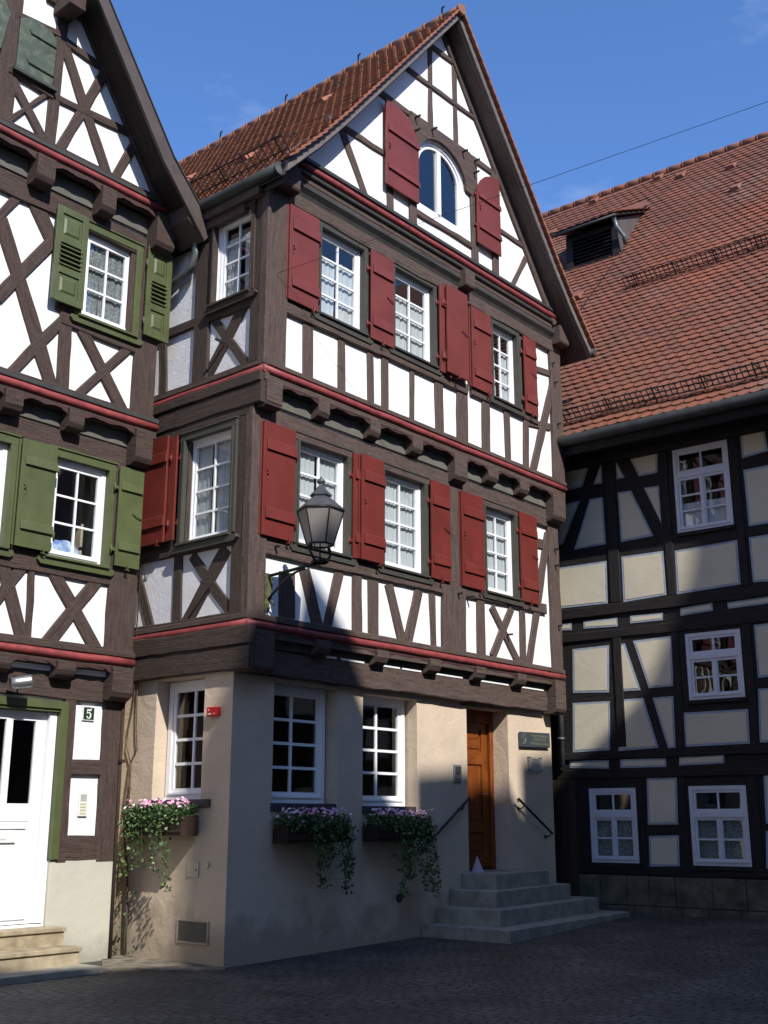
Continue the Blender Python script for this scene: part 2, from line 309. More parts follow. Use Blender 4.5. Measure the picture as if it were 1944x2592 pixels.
# timbers: along-wall and height coordinates of both ends and width, metres
D = {
 'F1_v': ((0.649,4.587,0.667,4.02,0.278),(0.95,4.679,1.218,3.985,0.195),(1.608,4.744,1.383,3.974,0.177),(1.958,4.756,1.972,3.992,0.192),(2.286,4.739,2.299,3.987,0.222),(2.613,4.744,2.899,3.989,0.177),(3.277,4.751,3.026,3.993,0.179),(3.586,4.748,3.611,3.989,0.139),(4.113,5.003,4.073,3.98,0.554),(4.785,4.862,4.782,4.007,0.197),(5.073,4.773,5.777,3.97,0.151),(5.621,4.81,5.062,3.999,0.139),(5.919,4.825,5.916,3.932,0.145),(6.766,6.251,6.057,3.919,0.156),(6.987,6.557,6.885,3.96,0.32)),
 'F1_h': ((0.388,4.744,6.676,4.956,0.095),(6.369,6.032,6.778,6.05,0.172)),
 'F2_v': ((0.165,7.443,0.179,7.196,0.334),(0.768,7.739,0.782,7.177,0.197),(1.425,7.96,1.443,7.209,0.135),(2.02,8.009,2.038,7.188,0.137),(2.347,8.039,2.343,7.176,0.155),(2.961,7.975,2.953,7.193,0.11),(3.603,8.013,3.614,7.163,0.209),(4.197,8.111,4.182,7.179,0.284),(4.826,8.017,4.815,7.162,0.207),(5.441,8.049,5.444,7.164,0.097),(5.397,8.008,5.426,7.16,0.132),(5.979,7.994,5.945,7.171,0.15),(6.874,8.948,6.134,7.173,0.17),(6.976,9.61,6.915,7.104,0.334)),
 'F2_h': ((6.045,8.012,6.723,8.106,0.133),(6.351,9.065,6.767,9.118,0.117)),
 'F3_v': ((3.317,13.692,3.312,12.165,0.132),(3.967,13.702,3.971,12.162,0.131),(1.236,11.074,1.756,10.246,0.156),(6.041,11.071,5.486,10.242,0.114),(2.297,10.658,2.315,10.266,0.157),(2.835,10.707,2.831,10.255,0.128),(4.389,12.058,4.432,10.225,0.168),(5.055,12.186,4.982,10.217,0.167)),
 'F3_h': ((1.288,11.142,6.022,11.175,0.097),(2.055,12.135,5.202,12.176,0.104),(2.693,12.917,4.626,12.982,0.097),(3.295,13.679,4.014,13.728,0.089),(2.894,10.493,4.383,10.532,0.102)),
 'L3_v': ((-1.937,11.657,-1.975,9.829,0.179),(-2.635,11.579,-2.629,9.85,0.247),(-1.875,11.34,-1.102,9.826,0.162),(-1.255,11.282,-1.831,9.816,0.131),(-0.711,10.432,-0.956,9.845,0.118),(-2.574,10.47,-2.108,9.906,0.136),(-2.109,10.459,-2.571,9.845,0.067)),
 'L3_h': ((-1.857,10.534,-0.848,10.595,0.106),(-1.818,11.408,-1.341,11.35,0.119),(-2.51,11.396,-2.025,11.451,0.094)),
 'L2_v': ((-2.045,9.131,-1.713,8.667,0.222),(-2.41,8.579,-1.553,6.737,0.201),(-1.44,7.70,-2.117,6.737,0.122),(-2.187,9.136,-2.444,8.699,0.128),(-1.711,8.645,-2.343,7.673,0.158),(-1.435,7.736,-1.399,6.75,0.169),(-1.134,7.555,-0.516,6.76,0.184),(-0.458,7.606,-1.167,6.752,0.126),(-0.233,7.717,-0.192,6.735,0.398)),
 'L1_v': ((-1.899,4.447,-1.57,3.648,0.179),(-1.648,4.469,-1.896,4.093,0.138),(-1.522,4.49,-1.496,3.677,0.089),(-1.216,4.48,-0.572,3.654,0.173),(-0.601,4.475,-1.211,3.651,0.166),(-0.258,4.637,-0.223,3.662,0.424)),
 'S_v': ((-0.816,4.806,-0.072,4.013,0.144),(-0.235,4.804,-0.89,4.012,0.214),(-1.115,4.883,-1.083,4.001,0.167),(0.03,6.527,0.136,3.989,0.216),(-1.985,4.83,-1.617,4.016,0.154),(-0.608,8.02,0.077,7.193,0.127),(-0.071,8.013,-0.725,7.207,0.188),(-0.897,9.165,-0.809,7.217,0.156),(-1.654,8.107,-1.598,7.177,0.127)),
 'S_h': ((-2.068,4.956,-1.069,4.942,0.14),(-1.623,8.172,-0.845,8.067,0.165),(-1.035,4.915,0.003,4.894,0.111)),
 'RP': (((-0.89,7.627),(-0.337,7.66),(-0.505,7.276),(-0.857,7.247)),((-0.11,7.631),(-0.115,7.266),(-0.286,7.273)),((0.171,7.606),(0.317,7.291),(0.165,7.29)),((0.431,7.615),(0.947,7.632),(0.922,7.266),(0.58,7.263)),((-1.002,7.019),(-0.568,7.027),(-0.935,6.296),(-1.036,6.281)),((-0.371,7.023),(-0.119,7.016),(-0.106,6.173),(-0.719,6.168)),((0.17,7.048),(0.42,7.039),(0.774,6.185),(0.18,6.168)),((0.658,7.044),(0.93,7.03),(0.931,6.376)),((-1.055,5.882),(-0.113,5.88),(-0.133,5.144),(-1.088,5.159)),((0.171,5.913),(0.928,5.905),(0.935,5.16),(0.164,5.133)),((1.132,5.876),(2.192,5.9),(2.186,5.184),(1.123,5.151)),((2.383,7.682),(2.781,7.681),(2.808,7.268),(2.386,7.226)),((2.388,7.029),(2.87,7.033),(2.785,6.092),(2.398,6.094)),((2.382,5.911),(2.769,5.917),(2.7,5.166),(2.387,5.19)),((-1.1,4.887),(-0.838,4.884),(-0.838,4.759),(-1.105,4.777)),((-0.603,4.888),(0.032,4.883),(0.029,4.734),(-0.609,4.759)),((0.27,4.886),(0.851,4.878),(0.842,4.755),(0.263,4.76)),((1.158,4.913),(1.702,4.946),(1.705,4.817),(1.154,4.79)),((1.947,4.918),(2.68,4.943),(2.67,4.829),(1.952,4.819)),((-0.838,4.427),(-0.149,4.435),(-0.194,3.649),(-0.865,3.682)),((0.005,4.435),(0.143,4.436),(0.378,3.646),(0.004,3.65)),((0.296,4.464),(0.989,4.48),(0.946,3.674),(0.526,3.669)),((2.342,4.518),(2.642,4.526),(2.568,3.705),(2.336,3.705)),((-0.88,3.515),(-0.187,3.505),(-0.227,2.706),(-0.914,2.695)),((-0.025,3.517),(0.419,3.516),(0.63,2.714),(-0.074,2.687)),((0.58,3.512),(0.94,3.515),(0.919,2.704),(0.792,2.7)),((1.098,3.242),(2.139,3.24),(2.126,2.721),(1.078,2.711)),((2.321,3.535),(2.552,3.535),(2.479,2.724),(2.276,2.732)),((-0.984,2.554),(-0.257,2.546),(-0.265,2.412),(-0.983,2.439)),((-0.056,2.553),(0.747,2.549),(0.743,2.412),(-0.055,2.415)),((0.97,2.56),(1.702,2.579),(1.696,2.441),(0.96,2.426)),((0.395,2.244),(0.908,2.245),(0.876,1.531),(0.37,1.525)),((0.373,1.352),(0.878,1.369),(0.858,0.898),(0.357,0.893)),((2.291,2.272),(2.463,2.272),(2.397,1.547),(2.267,1.547)),((2.257,1.439),(2.387,1.44),(2.339,0.909),(2.215,0.906))),
}

# ------------------------------------------------------------------ palette
M_TIM = wood('brown_timber', (.094, .066, .057))
M_TIML = wood('brown_timber_green_house', (.068, .046, .039))
M_TIMS = wood('shaded_side_timber', (.062, .045, .037), bump=.010)  # side timbers: shade of the grazing light put into a darker brown
M_TIMB = wood('tarred_timber', (.020, .017, .017), bump=.010)
M_TIMD = wood('dark_oak', (.05, .032, .022))
M_WHITE = mat('white_plaster', (.83, .83, .84), .9, .03, 1.5, .004, 60, bump2=1.2, b2scale=7, stain=(.60, .59, .57, .32), stain_s=1.7)
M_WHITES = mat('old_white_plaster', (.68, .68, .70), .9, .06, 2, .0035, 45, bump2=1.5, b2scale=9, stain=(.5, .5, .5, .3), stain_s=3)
M_BEIGE = mat('beige_render', (.58, .465, .35), .9, .07, 1.2, .0065, 26, bump2=2.0, b2scale=2.4, splash=.6, stain=(.50, .41, .33, .5), stain_s=1.1)
M_GREYR = mat('grey_green_render', (.50, .48, .40), .9, .05, 1.2, .003, 30, splash=.3, bump2=1.5, b2scale=4, stain=(.36, .35, .31, .5), stain_s=1.3)
M_STRIP = mat('grey_infill_paint', (.125, .12, .105), .9, .1, 3, .003, 40)
M_CREAM = mat('cream_plaster', (.60, .54, .41), .9, .05, 1.4, .0022, 22, bump2=1.6, b2scale=3, stain=(.47, .44, .37, .35), stain_s=1.6)
M_BLUEB = mat('blue_grey_line', (.30, .35, .42), .85, .1, 8)
M_RED2 = mat('sheen_red_shutter_paint', (.165, .032, .025), .5, .10, 2.5, .0012, 60, stain=(.19, .05, .052, .3), stain_s=3)  # upper shutters: sky sheen put into the colour as a lighter red
M_RED = mat('red_shutter_paint', (.150, .022, .015), .5, .10, 2.5, .0012, 60, stain=(.14, .022, .022, .3), stain_s=3)
M_REDL = mat('red_moulding_paint', (.27, .050, .050), .55, .18, 7, .004, 30)
M_REDD = mat('dark_red_board', (.060, .022, .022), .7, .2, 8, .003, 30)
M_GREEN = mat('green_shutter_paint', (.080, .098, .036), .5, .10, 3, .0012, 60, stain=(.11, .145, .065, .25), stain_s=5)
M_GREEND = mat('faded_green_paint', (.060, .085, .058), .65, .2, 6, .003, 40, stain=(.22, .24, .18, .4), stain_s=9)
M_CASE = mat('grey_green_casing', (.055, .054, .044), .55, .10, 4, .001, 50)
M_CAP = mat('dark_green_moulding', (.045, .046, .042), .6, .15, 5, .002, 40)
M_WIN = mat('white_window_paint', (.82, .82, .84), .38, .02, 3)
M_WINB = mat('pale_blue_window_paint', (.58, .60, .66), .4, .03, 3)
M_GLASS = glass_mat('window_glass', ior=1.55)
M_CURT = cloth_mat('white_net_curtain', (.86, .88, .92), .35)
M_LACE = cloth_mat('lace_curtain', (.62, .66, .66), .3, .62)
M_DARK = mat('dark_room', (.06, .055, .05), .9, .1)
M_IRON = mat('black_iron', (.028, .030, .030), .5, .2, 12, .001, 60, metal=.3)
M_OLIVE = mat('weathered_green_iron', (.115, .12, .052), .6, .35, 14, .002, 50)
M_ZINC = mat('grey_zinc', (.16, .175, .18), .45, .2, 6, .001, 40, metal=.5)
M_ZINCD = mat('dark_zinc', (.034, .038, .038), .65, .2, 6, .001, 40)
M_SOFF = wood('dark_soffit_boards', (.026, .019, .016))
M_STONE = mat('grey_green_stone', (.35, .325, .26), .85, .15, 4, .005, 60, stain=(.12, .115, .095, .5), stain_s=5)
M_SAND = mat('tan_sandstone', (.40, .325, .21), .85, .22, 5, .005, 40, stain=(.30, .26, .19, .6), stain_s=3)
M_PLIN = mat('old_sandstone_blocks', (.120, .112, .082), .9, .3, 3, .02, 22, stain=(.045, .06, .035, .8), stain_s=2.2)
M_SILL = mat('dark_brick_sill', (.060, .050, .060), .7, .2, 8, .002, 40)
M_DOOR = wood('varnished_door', (.20, .052, .009), bump=.0015, var=.25, rough=.35, crack=.1)
M_SILVER = mat('brushed_steel', (.45, .45, .46), .35, .1, 20, metal=.8)
M_PLASTW = mat('white_plastic', (.72, .72, .70), .5, .02)
M_MOSS = mat('sill_soil', (.04, .03, .02), .9, .2)
M_TRUNK = mat('bare_stem', (.09, .07, .05), .9, .3, 20, .004, 60)
M_BOX = wood('dark_planter_wood', (.035, .020, .014), bump=.003)
M_LEAF = mat('ivy_leaf', (.050, .105, .028), .5, .5, 22, col2=(.022, .055, .016))
M_LEAF2 = mat('variegated_leaf', (.20, .25, .09), .5, .4, 22, col2=(.06, .12, .03))
M_PETAL = mat('pink_petal', (.62, .17, .34), .6, .5, 40, col2=(.72, .42, .56))
M_PETALW = mat('pale_petal', (.78, .66, .72), .6, .1, 40)
M_TILE = tile_mat('old_brown_tiles', [(.22, .094, .054), (.285, .12, .066), (.25, .105, .062), (.32, .138, .075), (.20, .092, .06)], (.14, .105, .055), .4, (.14, .08, .05, .3), 1.6)
M_TILER = tile_mat('red_plain_tiles', [(.175, .066, .042), (.215, .075, .044), (.19, .073, .047), (.245, .083, .045), (.158, .064, .045)], (.105, .085, .042), .8, (.115, .065, .048, .55), .55, mossdir=(8.2, 12.0, .30), lichen=(.27, .23, .20, .28, .55, .55), fresh=(.30, .088, .040, .5, .42, .53))
M_TILEE = tile_mat('verge_tiles', [(.25, .095, .06), (.32, .13, .08), (.22, .08, .055)], (.2, .15, .08), .2, (.2, .09, .06, .4), 2)

# ------------------------------------------------------------------ reusable pieces
def timbers(mb, rows, b, proud=.022, k0=0, jit=.010, ext=.0):
    for i, (a0, z0, a1, z1, w) in enumerate(rows):
        L_ = hypot(a1-a0, z1-z0) or 1; ex = ext/L_
        da, dz = (a1-a0)*ex, (z1-z0)*ex
        mb.beam(a0-da, z0-dz, a1+da, z1+dz, w, b-.03, b+proud+.0013*(k0+i), jit)

def wavy_sheet(fr, a0, a1, z0, z1, b, amp, waves, top_gather=True):
    mb = MB(fr); n = max(12, int(waves*7)); ph = R.random()*6; cols = []
    for i in range(n+1):
        t = i/n; a = a0+(a1-a0)*t
        bb = b+amp*(sin(t*waves*2*pi+ph)*.6+sin(t*waves*2*pi*1.63+ph*2)*.4)
        cols.append([mb.bm.verts.new(fr.p(a+.01*sin(7*t+ph)*(k), bb*(1)+0*k, z1+(z0-z1)*k/4)) for k in range(5)])
    for i in range(n):
        for k in range(4):
            f = mb.face([cols[i][k], cols[i+1][k], cols[i+1][k+1], cols[i][k+1]]);
            if f: f.smooth = True
    return mb

def window(parent, fr, a0, a1, z0, z1, b, cols=2, rows=4, m=None, transom=0, curtain=None, fw=.05, sw=.045, mw=.026, dep=.07, top_b=None, casement=False):
    m = m or M_WIN; mb = MB(fr)
    def frame(x0, x1, y0, y1, w_, b0, b1):
        mb.box(x0, x0+w_, b0, b1, y0, y1); mb.box(x1-w_, x1, b0, b1, y0, y1)
        mb.box(x0+w_, x1-w_, b0, b1, y0, y0+w_); mb.box(x0+w_, x1-w_, b0, b1, y1-w_, y1)
    def sash(x0, x1, y0, y1, nc, nr):
        frame(x0, x1, y0, y1, sw, b-.055, b-.014)
        gx0, gx1, gy0, gy1 = x0+sw, x1-sw, y0+sw, y1-sw
        for i in range(1, nc):
            c = gx0+(gx1-gx0)*i/nc; mb.box(c-mw/2, c+mw/2, b-.048, b-.020, gy0, gy1)
        for j in range(1, nr):
            c = gy0+(gy1-gy0)*j/nr
            for i in range(nc):
                l = gx0+(gx1-gx0)*i/nc+(mw/2 if i else 0); r = gx0+(gx1-gx0)*(i+1)/nc-(mw/2 if i < nc-1 else 0)
                mb.box(l, r, b-.047, b-.022, c-mw/2, c+mw/2)
    frame(a0, a1, z0, z1, fw, b-dep, b)
    i0, i1, j0, j1 = a0+fw, a1-fw, z0+fw, z1-fw
    if transom:
        tz = j1-(j1-j0)*transom; th = .05
        mb.box(i0, i1, b-dep, b+.006, tz-th, tz+th*.6)
        sash(i0, i1, tz+th*.6, j1, 2, 1); mid = (i0+i1)/2
        for x0, x1 in ((i0, mid-.002), (mid+.002, i1)): sash(x0, x1, j0, tz-th, 1, rows)
        mb.box(mid-.022, mid+.022, b-.014, b-.004, j0, tz-th)
    else: sash(i0, i1, j0, j1, cols, rows)
    mb.box(i0-.01, i1+.01, b-.01, b+.016, z0+fw-.012, z0+fw+.012)      # weather bar
    wobj = mb.build('window', m, parent)
    g = MB(fr); g.quad([(i0, b-.036, j0), (i1, b-.036, j0), (i1, b-.036, j1), (i0, b-.036, j1)]); g.build('pane', M_GLASS, wobj, face=fr.n)
    if curtain:
        kind, f0, f1 = curtain
        h = z1-z0
        gap = R.choice((0, .0, .05, .10, .14)) if kind == 'cloth' else 0; mid_ = (i0+i1)/2+R.uniform(-.08, .08)
        for c0, c1 in ((i0-.03, mid_-gap/2), (mid_+gap/2, i1+.03)):
            mbc = wavy_sheet(fr, c0, c1, z0+h*f0, z0+h*(f1+R.uniform(-.01, .01)), b-.078, R.uniform(.006, .012), (a1-a0)*R.uniform(4, 6.5))
            mbc.build('curtain', M_LACE if kind == 'lace' else M_CURT, wobj, recalc=False)
    return wobj

def casing(parent, fr, a0, a1, z0, z1, b, w_=.085, m=None, sill=True, left=True, right=True, sill_ext=.07, top_ext=.0, hood=True):
    m = m or M_CASE; mb = MB(fr)
    mb.box(a0-w_, a1+w_, b-.01, b+.030, z1, z1+w_); mb.box(a0-w_-.012, a1+w_+.012, b-.01, b+.048, z1+w_, z1+w_+.022)
    if left: mb.box(a0-w_, a0, b-.01, b+.028, z0, z1); mb.box(a0-w_*.45, a0-.004, b+.028, b+.040, z0, z1)
    if right: mb.box(a1, a1+w_, b-.01, b+.028, z0, z1); mb.box(a1+.004, a1+w_*.45, b+.028, b+.040, z0, z1)
    mb.box(a0-w_, a0-.001, b-.10, b-.01, z0, z1); mb.box(a1+.001, a1+w_, b-.10, b-.01, z0, z1); mb.box(a0, a1, b-.1, b-.01, z1+.001, z1+w_)
    mb.build('casing', m, parent, bevel=.003)
    if sill:
        s = MB(fr); e = sill_ext
        s.box(a0-w_*.6, a1+w_*.6, b-.08, b+.085, z0-.035, z0-.004)
        poly = [(-w_-e, -.035), (a1-a0+w_+e, -.035), (a1-a0+w_+e+.015, -.075), (a1-a0+w_+e-.03, -.12), (-w_-e+.03, -.12), (-w_-e-.015, -.075)]
        s.prism([(a0+p, z0+q) for p, q in poly], b-.02, b+.055)
        s.build('window_sill', m, parent, bevel=.003)

def shutter(parent, fr, a0, a1, z0, z1, b, hinge='L', m=None, battens=(.20, .80), lead=True, latch=True, bt=.075):
    m = m or M_RED; mb = MB(fr); mb.box(a0, a1, b, b+.030, z0, z1)
    if hinge == 'R': mb.box(a0-.030, a0-.008, b-.035, b+.004, z0+.008, z1-.012)
    o = mb.build('shutter', m, parent, bevel=.003)
    h = z1-z0
    for f in battens:
        q = MB(fr); c = z0+h*f; i0, i1 = (a0+.05, a1+.008) if hinge == 'R' else (a0+.03, a1-.02)
        q.hexa([(a, bb, zz) for a in (i0, i1) for bb, zz in ((b+.030, c-bt), (b+.030, c+bt), (b+.058, c-bt), (b+.046, c+bt*.8))])
        q.build('batten', m, o, bevel=.003)
    hx = a0 if hinge == 'L' else a1
    for f in (.16, .78):
        q = MB(fr); sgn = -1 if hinge == 'L' else 1
        q.box(min(hx, hx+sgn*.05), max(hx, hx+sgn*.05), b-.02, b+.012, z0+h*f-.02, z0+h*f+.02); q.tube([(hx+sgn*.05, b-.0, z0+h*f-.06), (hx+sgn*.05, b, z0+h*f+.05)], .012, 6)
        q.build('hinge', m, o)
    if latch:
        q = MB(fr); lx = a0+.07 if hinge == 'R' else a1-.06; lz = z0+h*.52
        if hinge == 'R': q.tube([(lx-.02, b+.034, lz+.07), (lx+.015, b+.045, lz+.045), (lx-.01, b+.045, lz+.02), (lx+.02, b+.045, lz), (lx-.005, b+.036, lz-.05)], .008, 5)
        else: q.tube([(lx-.10, b+.036, lz+.03), (lx-.04, b+.05, lz), (lx+.03, b+.05, lz-.02), (lx+.05, b+.04, lz+.0)], .008, 5)
        q.build('latch', m, o)
        q = MB(fr); cx = a1-.10 if hinge == 'R' else (a0+a1)/2
        q.tube([(cx, b-.06, z0-.035), (cx, b+.045, z0-.035), (cx+.004, b+.05, z0+.045)], .008, 5); q.tube([(cx-.035, b+.045, z0-.03), (cx+.03, b+.045, z0-.045)], .008, 5)
        q.build('shutter_hook', m, o)
    return o

def ledge(parent, segs, z, mcap, cap=(.065, .075), roll=.052, rollz=-.125, under=(.03, -.27, -.19), munder=None, mroll=None, name='ledge'):
    """segs: list of (fr, a0, a1, bwall)"""
    c = MB(); r = MB(); u = MB()
    for fr, a0, a1, bw in segs:
        c.fr = r.fr = u.fr = fr; n = max(2, int((a1-a0)/.35))
        for i in range(n):
            x0, x1 = a0+(a1-a0)*i/n, a0+(a1-a0)*(i+1)/n
        poly = [(bw-.03, z), (bw+cap[0]-.02, z), (bw+cap[0], z-.012), (bw+cap[0], z-cap[1]+.01), (bw+cap[0]-.02, z-cap[1]), (bw-.03, z-cap[1])]
        for mbx, pl in ((c, poly),):
            f0 = [mbx.bm.verts.new(fr.p(a0, bb, zz)) for bb, zz in pl]; f1 = [mbx.bm.verts.new(fr.p(a1, bb, zz)) for bb, zz in pl]
            mbx.face(f0); mbx.face(f1[::-1])
            for i in range(len(pl)):
                j = (i+1) % len(pl); L_ = hypot(pl[i][0]-pl[j][0], pl[i][1]-pl[j][1])
                mbx.face([f0[i], f1[i], f1[j], f0[j]], [(a0, .1*i), (a1, .1*i), (a1, .1*i+L_), (a0, .1*i+L_)])
        n = max(2, int((a1-a0)/.4)); path = [(a0+(a1-a0)*i/n, bw+.022+R.uniform(-.003, .003), z+rollz+R.uniform(-.006, .006)) for i in range(n+1)]
        r.tube(path, roll, 12)
        u.box(a0, a1-.004, bw-.05, bw+under[0], z+under[1], z+under[2]+.02)
    o = c.build(name, mcap, parent)
    r.build('red_roll', mroll or M_REDL, o); u.build('board', munder or M_TIM, o)
    return o

def beam_end(parent, fr, a0, a1, b0, b1, z0, z1, m, ch=.10, seat=True):
    mb = MB(fr)                       # profile in (b,z): chamfered lower nose
    pr = [(b0, z0), (b1-ch, z0), (b1-ch*.35, z0+ch*.35), (b1, z0+ch*.95), (b1, z1), (b0, z1)]
    f0 = [mb.bm.verts.new(fr.p(a0, *q)) for q in pr]; f1 = [mb.bm.verts.new(fr.p(a1, *q)) for q in pr]
    mb.face(f0, [(q[0]*2, q[1]) for q in pr]); mb.face(f1[::-1], [(q[0]*2, q[1]) for q in pr[::-1]])
    o1 = R.random()*5
    for i in range(len(pr)):
        j = (i+1) % len(pr); L_ = hypot(pr[i][0]-pr[j][0], pr[i][1]-pr[j][1])
        mb.face([f0[i], f1[i], f1[j], f0[j]], [(o1, o1), (o1+a1-a0, o1), (o1+a1-a0, o1+L_), (o1, o1+L_)])
    return mb.build('beam_end', m, parent, bevel=.006)

def scallop(parent, fr, a0, a1, b0, b1, ztop, m, drop=.07):
    mb = MB(fr); n = max(6, int((a1-a0)/.03)); pts = [(a0, ztop)]
    for i in range(n+1):
        t = i/n; k = drop*(.45+.12*cos(t*pi*4))+R.uniform(-.004, .004)
        if t < .14 or t > .86: k = drop*(.55+.5*(1-min(t, 1-t)/.14))
        pts.append((a0+(a1-a0)*t, ztop-k))
    pts.append((a1, ztop)); mb.prism(pts[::-1], b0, b1)
    return mb.build('scalloped_board', m, parent)

def tile_field(name, m, parent, posf, rows, xs0, xs1, tw, ex, clip=None, rag=.004):
    """posf(d, x) -> (point, up-slope tangent, normal, along); overlapping round-ended tiles, one island each"""
    V = []; F = []
    nx = int((xs1-xs0)/tw); sag = lambda x, d: .018*sin(x*.9+1)*sin(d*.7)+.012*sin(x*2.3+d*.4)
    for r in range(rows):
        d0 = r*ex; sh = (r % 2)*tw/2
        for c in range(nx):
            x = xs0+sh+c*tw+tw/2
            if clip and not clip(x, d0): continue
            p, s, n, e = posf(d0, x)
            j = R.uniform(-rag, rag); tl = R.uniform(-.003, .004); p = p+s*(j+sag(x, 0)*.4)+n*sag(x, d0)*.6
            hw = tw/2-.003; q = []
            L_ = ex*1.25
            q.append((-hw, L_, .006)); q.append((hw, L_, .006)); q.append((hw, tw*.30, .035))
            for k in range(1, 6):
                an = pi*k/6; q.append((cos(an)*hw, tw*.30-sin(an)*tw*.30, .038))
            q.append((-hw, tw*.30, .035))
            base = len(V); nq = len(q)
            for (x_, y_, h_) in q: V.append(p+e*x_+s*y_+n*(h_+tl))
            for (x_, y_, h_) in q[2:]: V.append(p+e*x_+s*y_+n*(h_+tl-.019))
            F.append(list(range(base, base+nq)))
            for k in range(2, nq-1): F.append([base+k, base+nq+k-2, base+nq+k-1, base+k+1])
    me = bpy.data.meshes.new(name); o = bpy.data.objects.new(name, me); COL.objects.link(o)
    if parent is not None:
        o.parent = parent; iv = world_of(parent).inverted(); V = [iv @ v for v in V]
    me.from_pydata([tuple(v) for v in V], [], F); me.materials.append(m); me.update()
    return o

def pegs(parent, fr, b, pts, ln=.11, up=.0):
    for a, z in pts:
        q = MB(fr); q.box(a-.013, a+.013, b, b+ln, z-.013+up*0, z+.013); q.build('wooden_peg', M_IRON, parent)

# ================================================================== GROUND
HM = Fr((-1.79, 13.52), 40.33)                     # front of the red-shuttered house
SW = Fr((-1.79, 13.52), 130.33)                    # its left side wall
LM = Fr((-3.28, 14.38), 40.33)                     # front of the green-shuttered house
RW = Fr((3.9, 18.88), 128.0)                       # front of the black-timbered house
def gz(x, y):
    t = (x+1.79)*HM.u.x+(y-13.52)*HM.u.y
    s = min(max(t, 0), 8.5); return .024*s+.02*max(0, min(1, (t-8)/8))
xs = [-300, -120, -60, -30]+[-20+i for i in range(61)]+[60, 120, 300]
ys = [-300, -120, -60, -30]+[-20+i for i in range(71)]+[80, 140, 300]
bm = bmesh.new(); grid = [[bm.verts.new((x, y, gz(x, y))) for x in xs] for y in ys]
for j in range(len(ys)-1):
    for i in range(len(xs)-1): bm.faces.new((grid[j][i], grid[j][i+1], grid[j+1][i+1], grid[j+1][i]))
me = bpy.data.meshes.new('ground'); bm.to_mesh(me); bm.free(); go = bpy.data.objects.new('ground', me); COL.objects.link(go); tag(go, 'dark grey cobbled square in the shade', 'ground', kind='structure')
m = bpy.data.materials.new('cobbles'); m.use_nodes = True; N = m.node_tree.nodes; L = m.node_tree.links; b_ = N['Principled BSDF']; b_.inputs['Roughness'].default_value = .7
tcn = N.new('ShaderNodeTexCoord'); mpn = N.new('ShaderNodeMapping'); mpn.inputs['Rotation'].default_value = (0, 0, radians(38)); L.new(tcn.outputs['Object'], mpn.inputs[0])
wn = N.new('ShaderNodeTexNoise'); wn.inputs['Scale'].default_value = .9; wn.inputs['Detail'].default_value = 3; L.new(mpn.outputs[0], wn.inputs['Vector'])
va = N.new('ShaderNodeVectorMath'); va.operation = 'MULTIPLY_ADD'; va.inputs[1].default_value = (.7, .7, 0); L.new(wn.outputs['Color'], va.inputs[0]); L.new(mpn.outputs[0], va.inputs[2])
wn2 = N.new('ShaderNodeTexNoise'); wn2.inputs['Scale'].default_value = 9; L.new(mpn.outputs[0], wn2.inputs['Vector'])
vb = N.new('ShaderNodeVectorMath'); vb.operation = 'MULTIPLY_ADD'; vb.inputs[1].default_value = (.035, .035, 0); L.new(wn2.outputs['Color'], vb.inputs[0]); L.new(va.outputs[0], vb.inputs[2])
br = N.new('ShaderNodeTexBrick'); br.inputs['Scale'].default_value = 1.0; br.inputs['Brick Width'].default_value = .155; br.inputs['Row Height'].default_value = .115; br.inputs['Mortar Size'].default_value = .013
br.inputs['Mortar Smooth'].default_value = .7; br.inputs['Color1'].default_value = (.062, .056, .047, 1); br.inputs['Color2'].default_value = (.095, .086, .072, 1); br.inputs['Mortar'].default_value = (.024, .022, .018, 1)
L.new(vb.outputs[0], br.inputs['Vector'])
n5 = N.new('ShaderNodeTexNoise'); n5.inputs['Scale'].default_value = 1.1; n5.inputs['Detail'].default_value = 6; L.new(tcn.outputs['Object'], n5.inputs['Vector'])
mr = N.new('ShaderNodeMapRange'); mr.inputs[1].default_value = .35; mr.inputs[2].default_value = .7; mr.inputs[3].default_value = .55; mr.inputs[4].default_value = 1.35; L.new(n5.outputs[0], mr.inputs[0])
mm = N.new('ShaderNodeVectorMath'); mm.operation = 'SCALE'; L.new(br.outputs[0], mm.inputs[0]); L.new(mr.outputs[0], mm.inputs['Scale']); L.new(mm.outputs[0], b_.inputs['Base Color'])
n6 = N.new('ShaderNodeTexNoise'); n6.inputs['Scale'].default_value = 18; n6.inputs['Detail'].default_value = 5; L.new(tcn.outputs['Object'], n6.inputs['Vector'])
ms = N.new('ShaderNodeMath'); ms.operation = 'MULTIPLY_ADD'; ms.inputs[1].default_value = -1.6; L.new(br.outputs['Fac'], ms.inputs[0]); L.new(n6.outputs[0], ms.inputs[2])
bp = N.new('ShaderNodeBump'); bp.inputs['Distance'].default_value = .013; L.new(ms.outputs[0], bp.inputs['Height']); L.new(bp.outputs[0], b_.inputs['Normal'])
me.materials.append(m)

# ================================================================== MAIN HOUSE
HO = thing('half_timbered_house', HM.mat(0, 0, 0), 'tall white half-timbered house with dark red shutters and a steep gable, in the middle', 'house')
DEPTH = 11.0
# roof profile (a,z), top surface
TL = [(-.14, 9.79), (.45, 10.42), (.95, 11.01), (3.66, 14.39)]
TR = [(3.66, 14.39), (6.35, 10.90), (6.85, 10.30), (7.44, 9.68)]
def lowered(p, d): return [(a, z-d) for a, z in p]
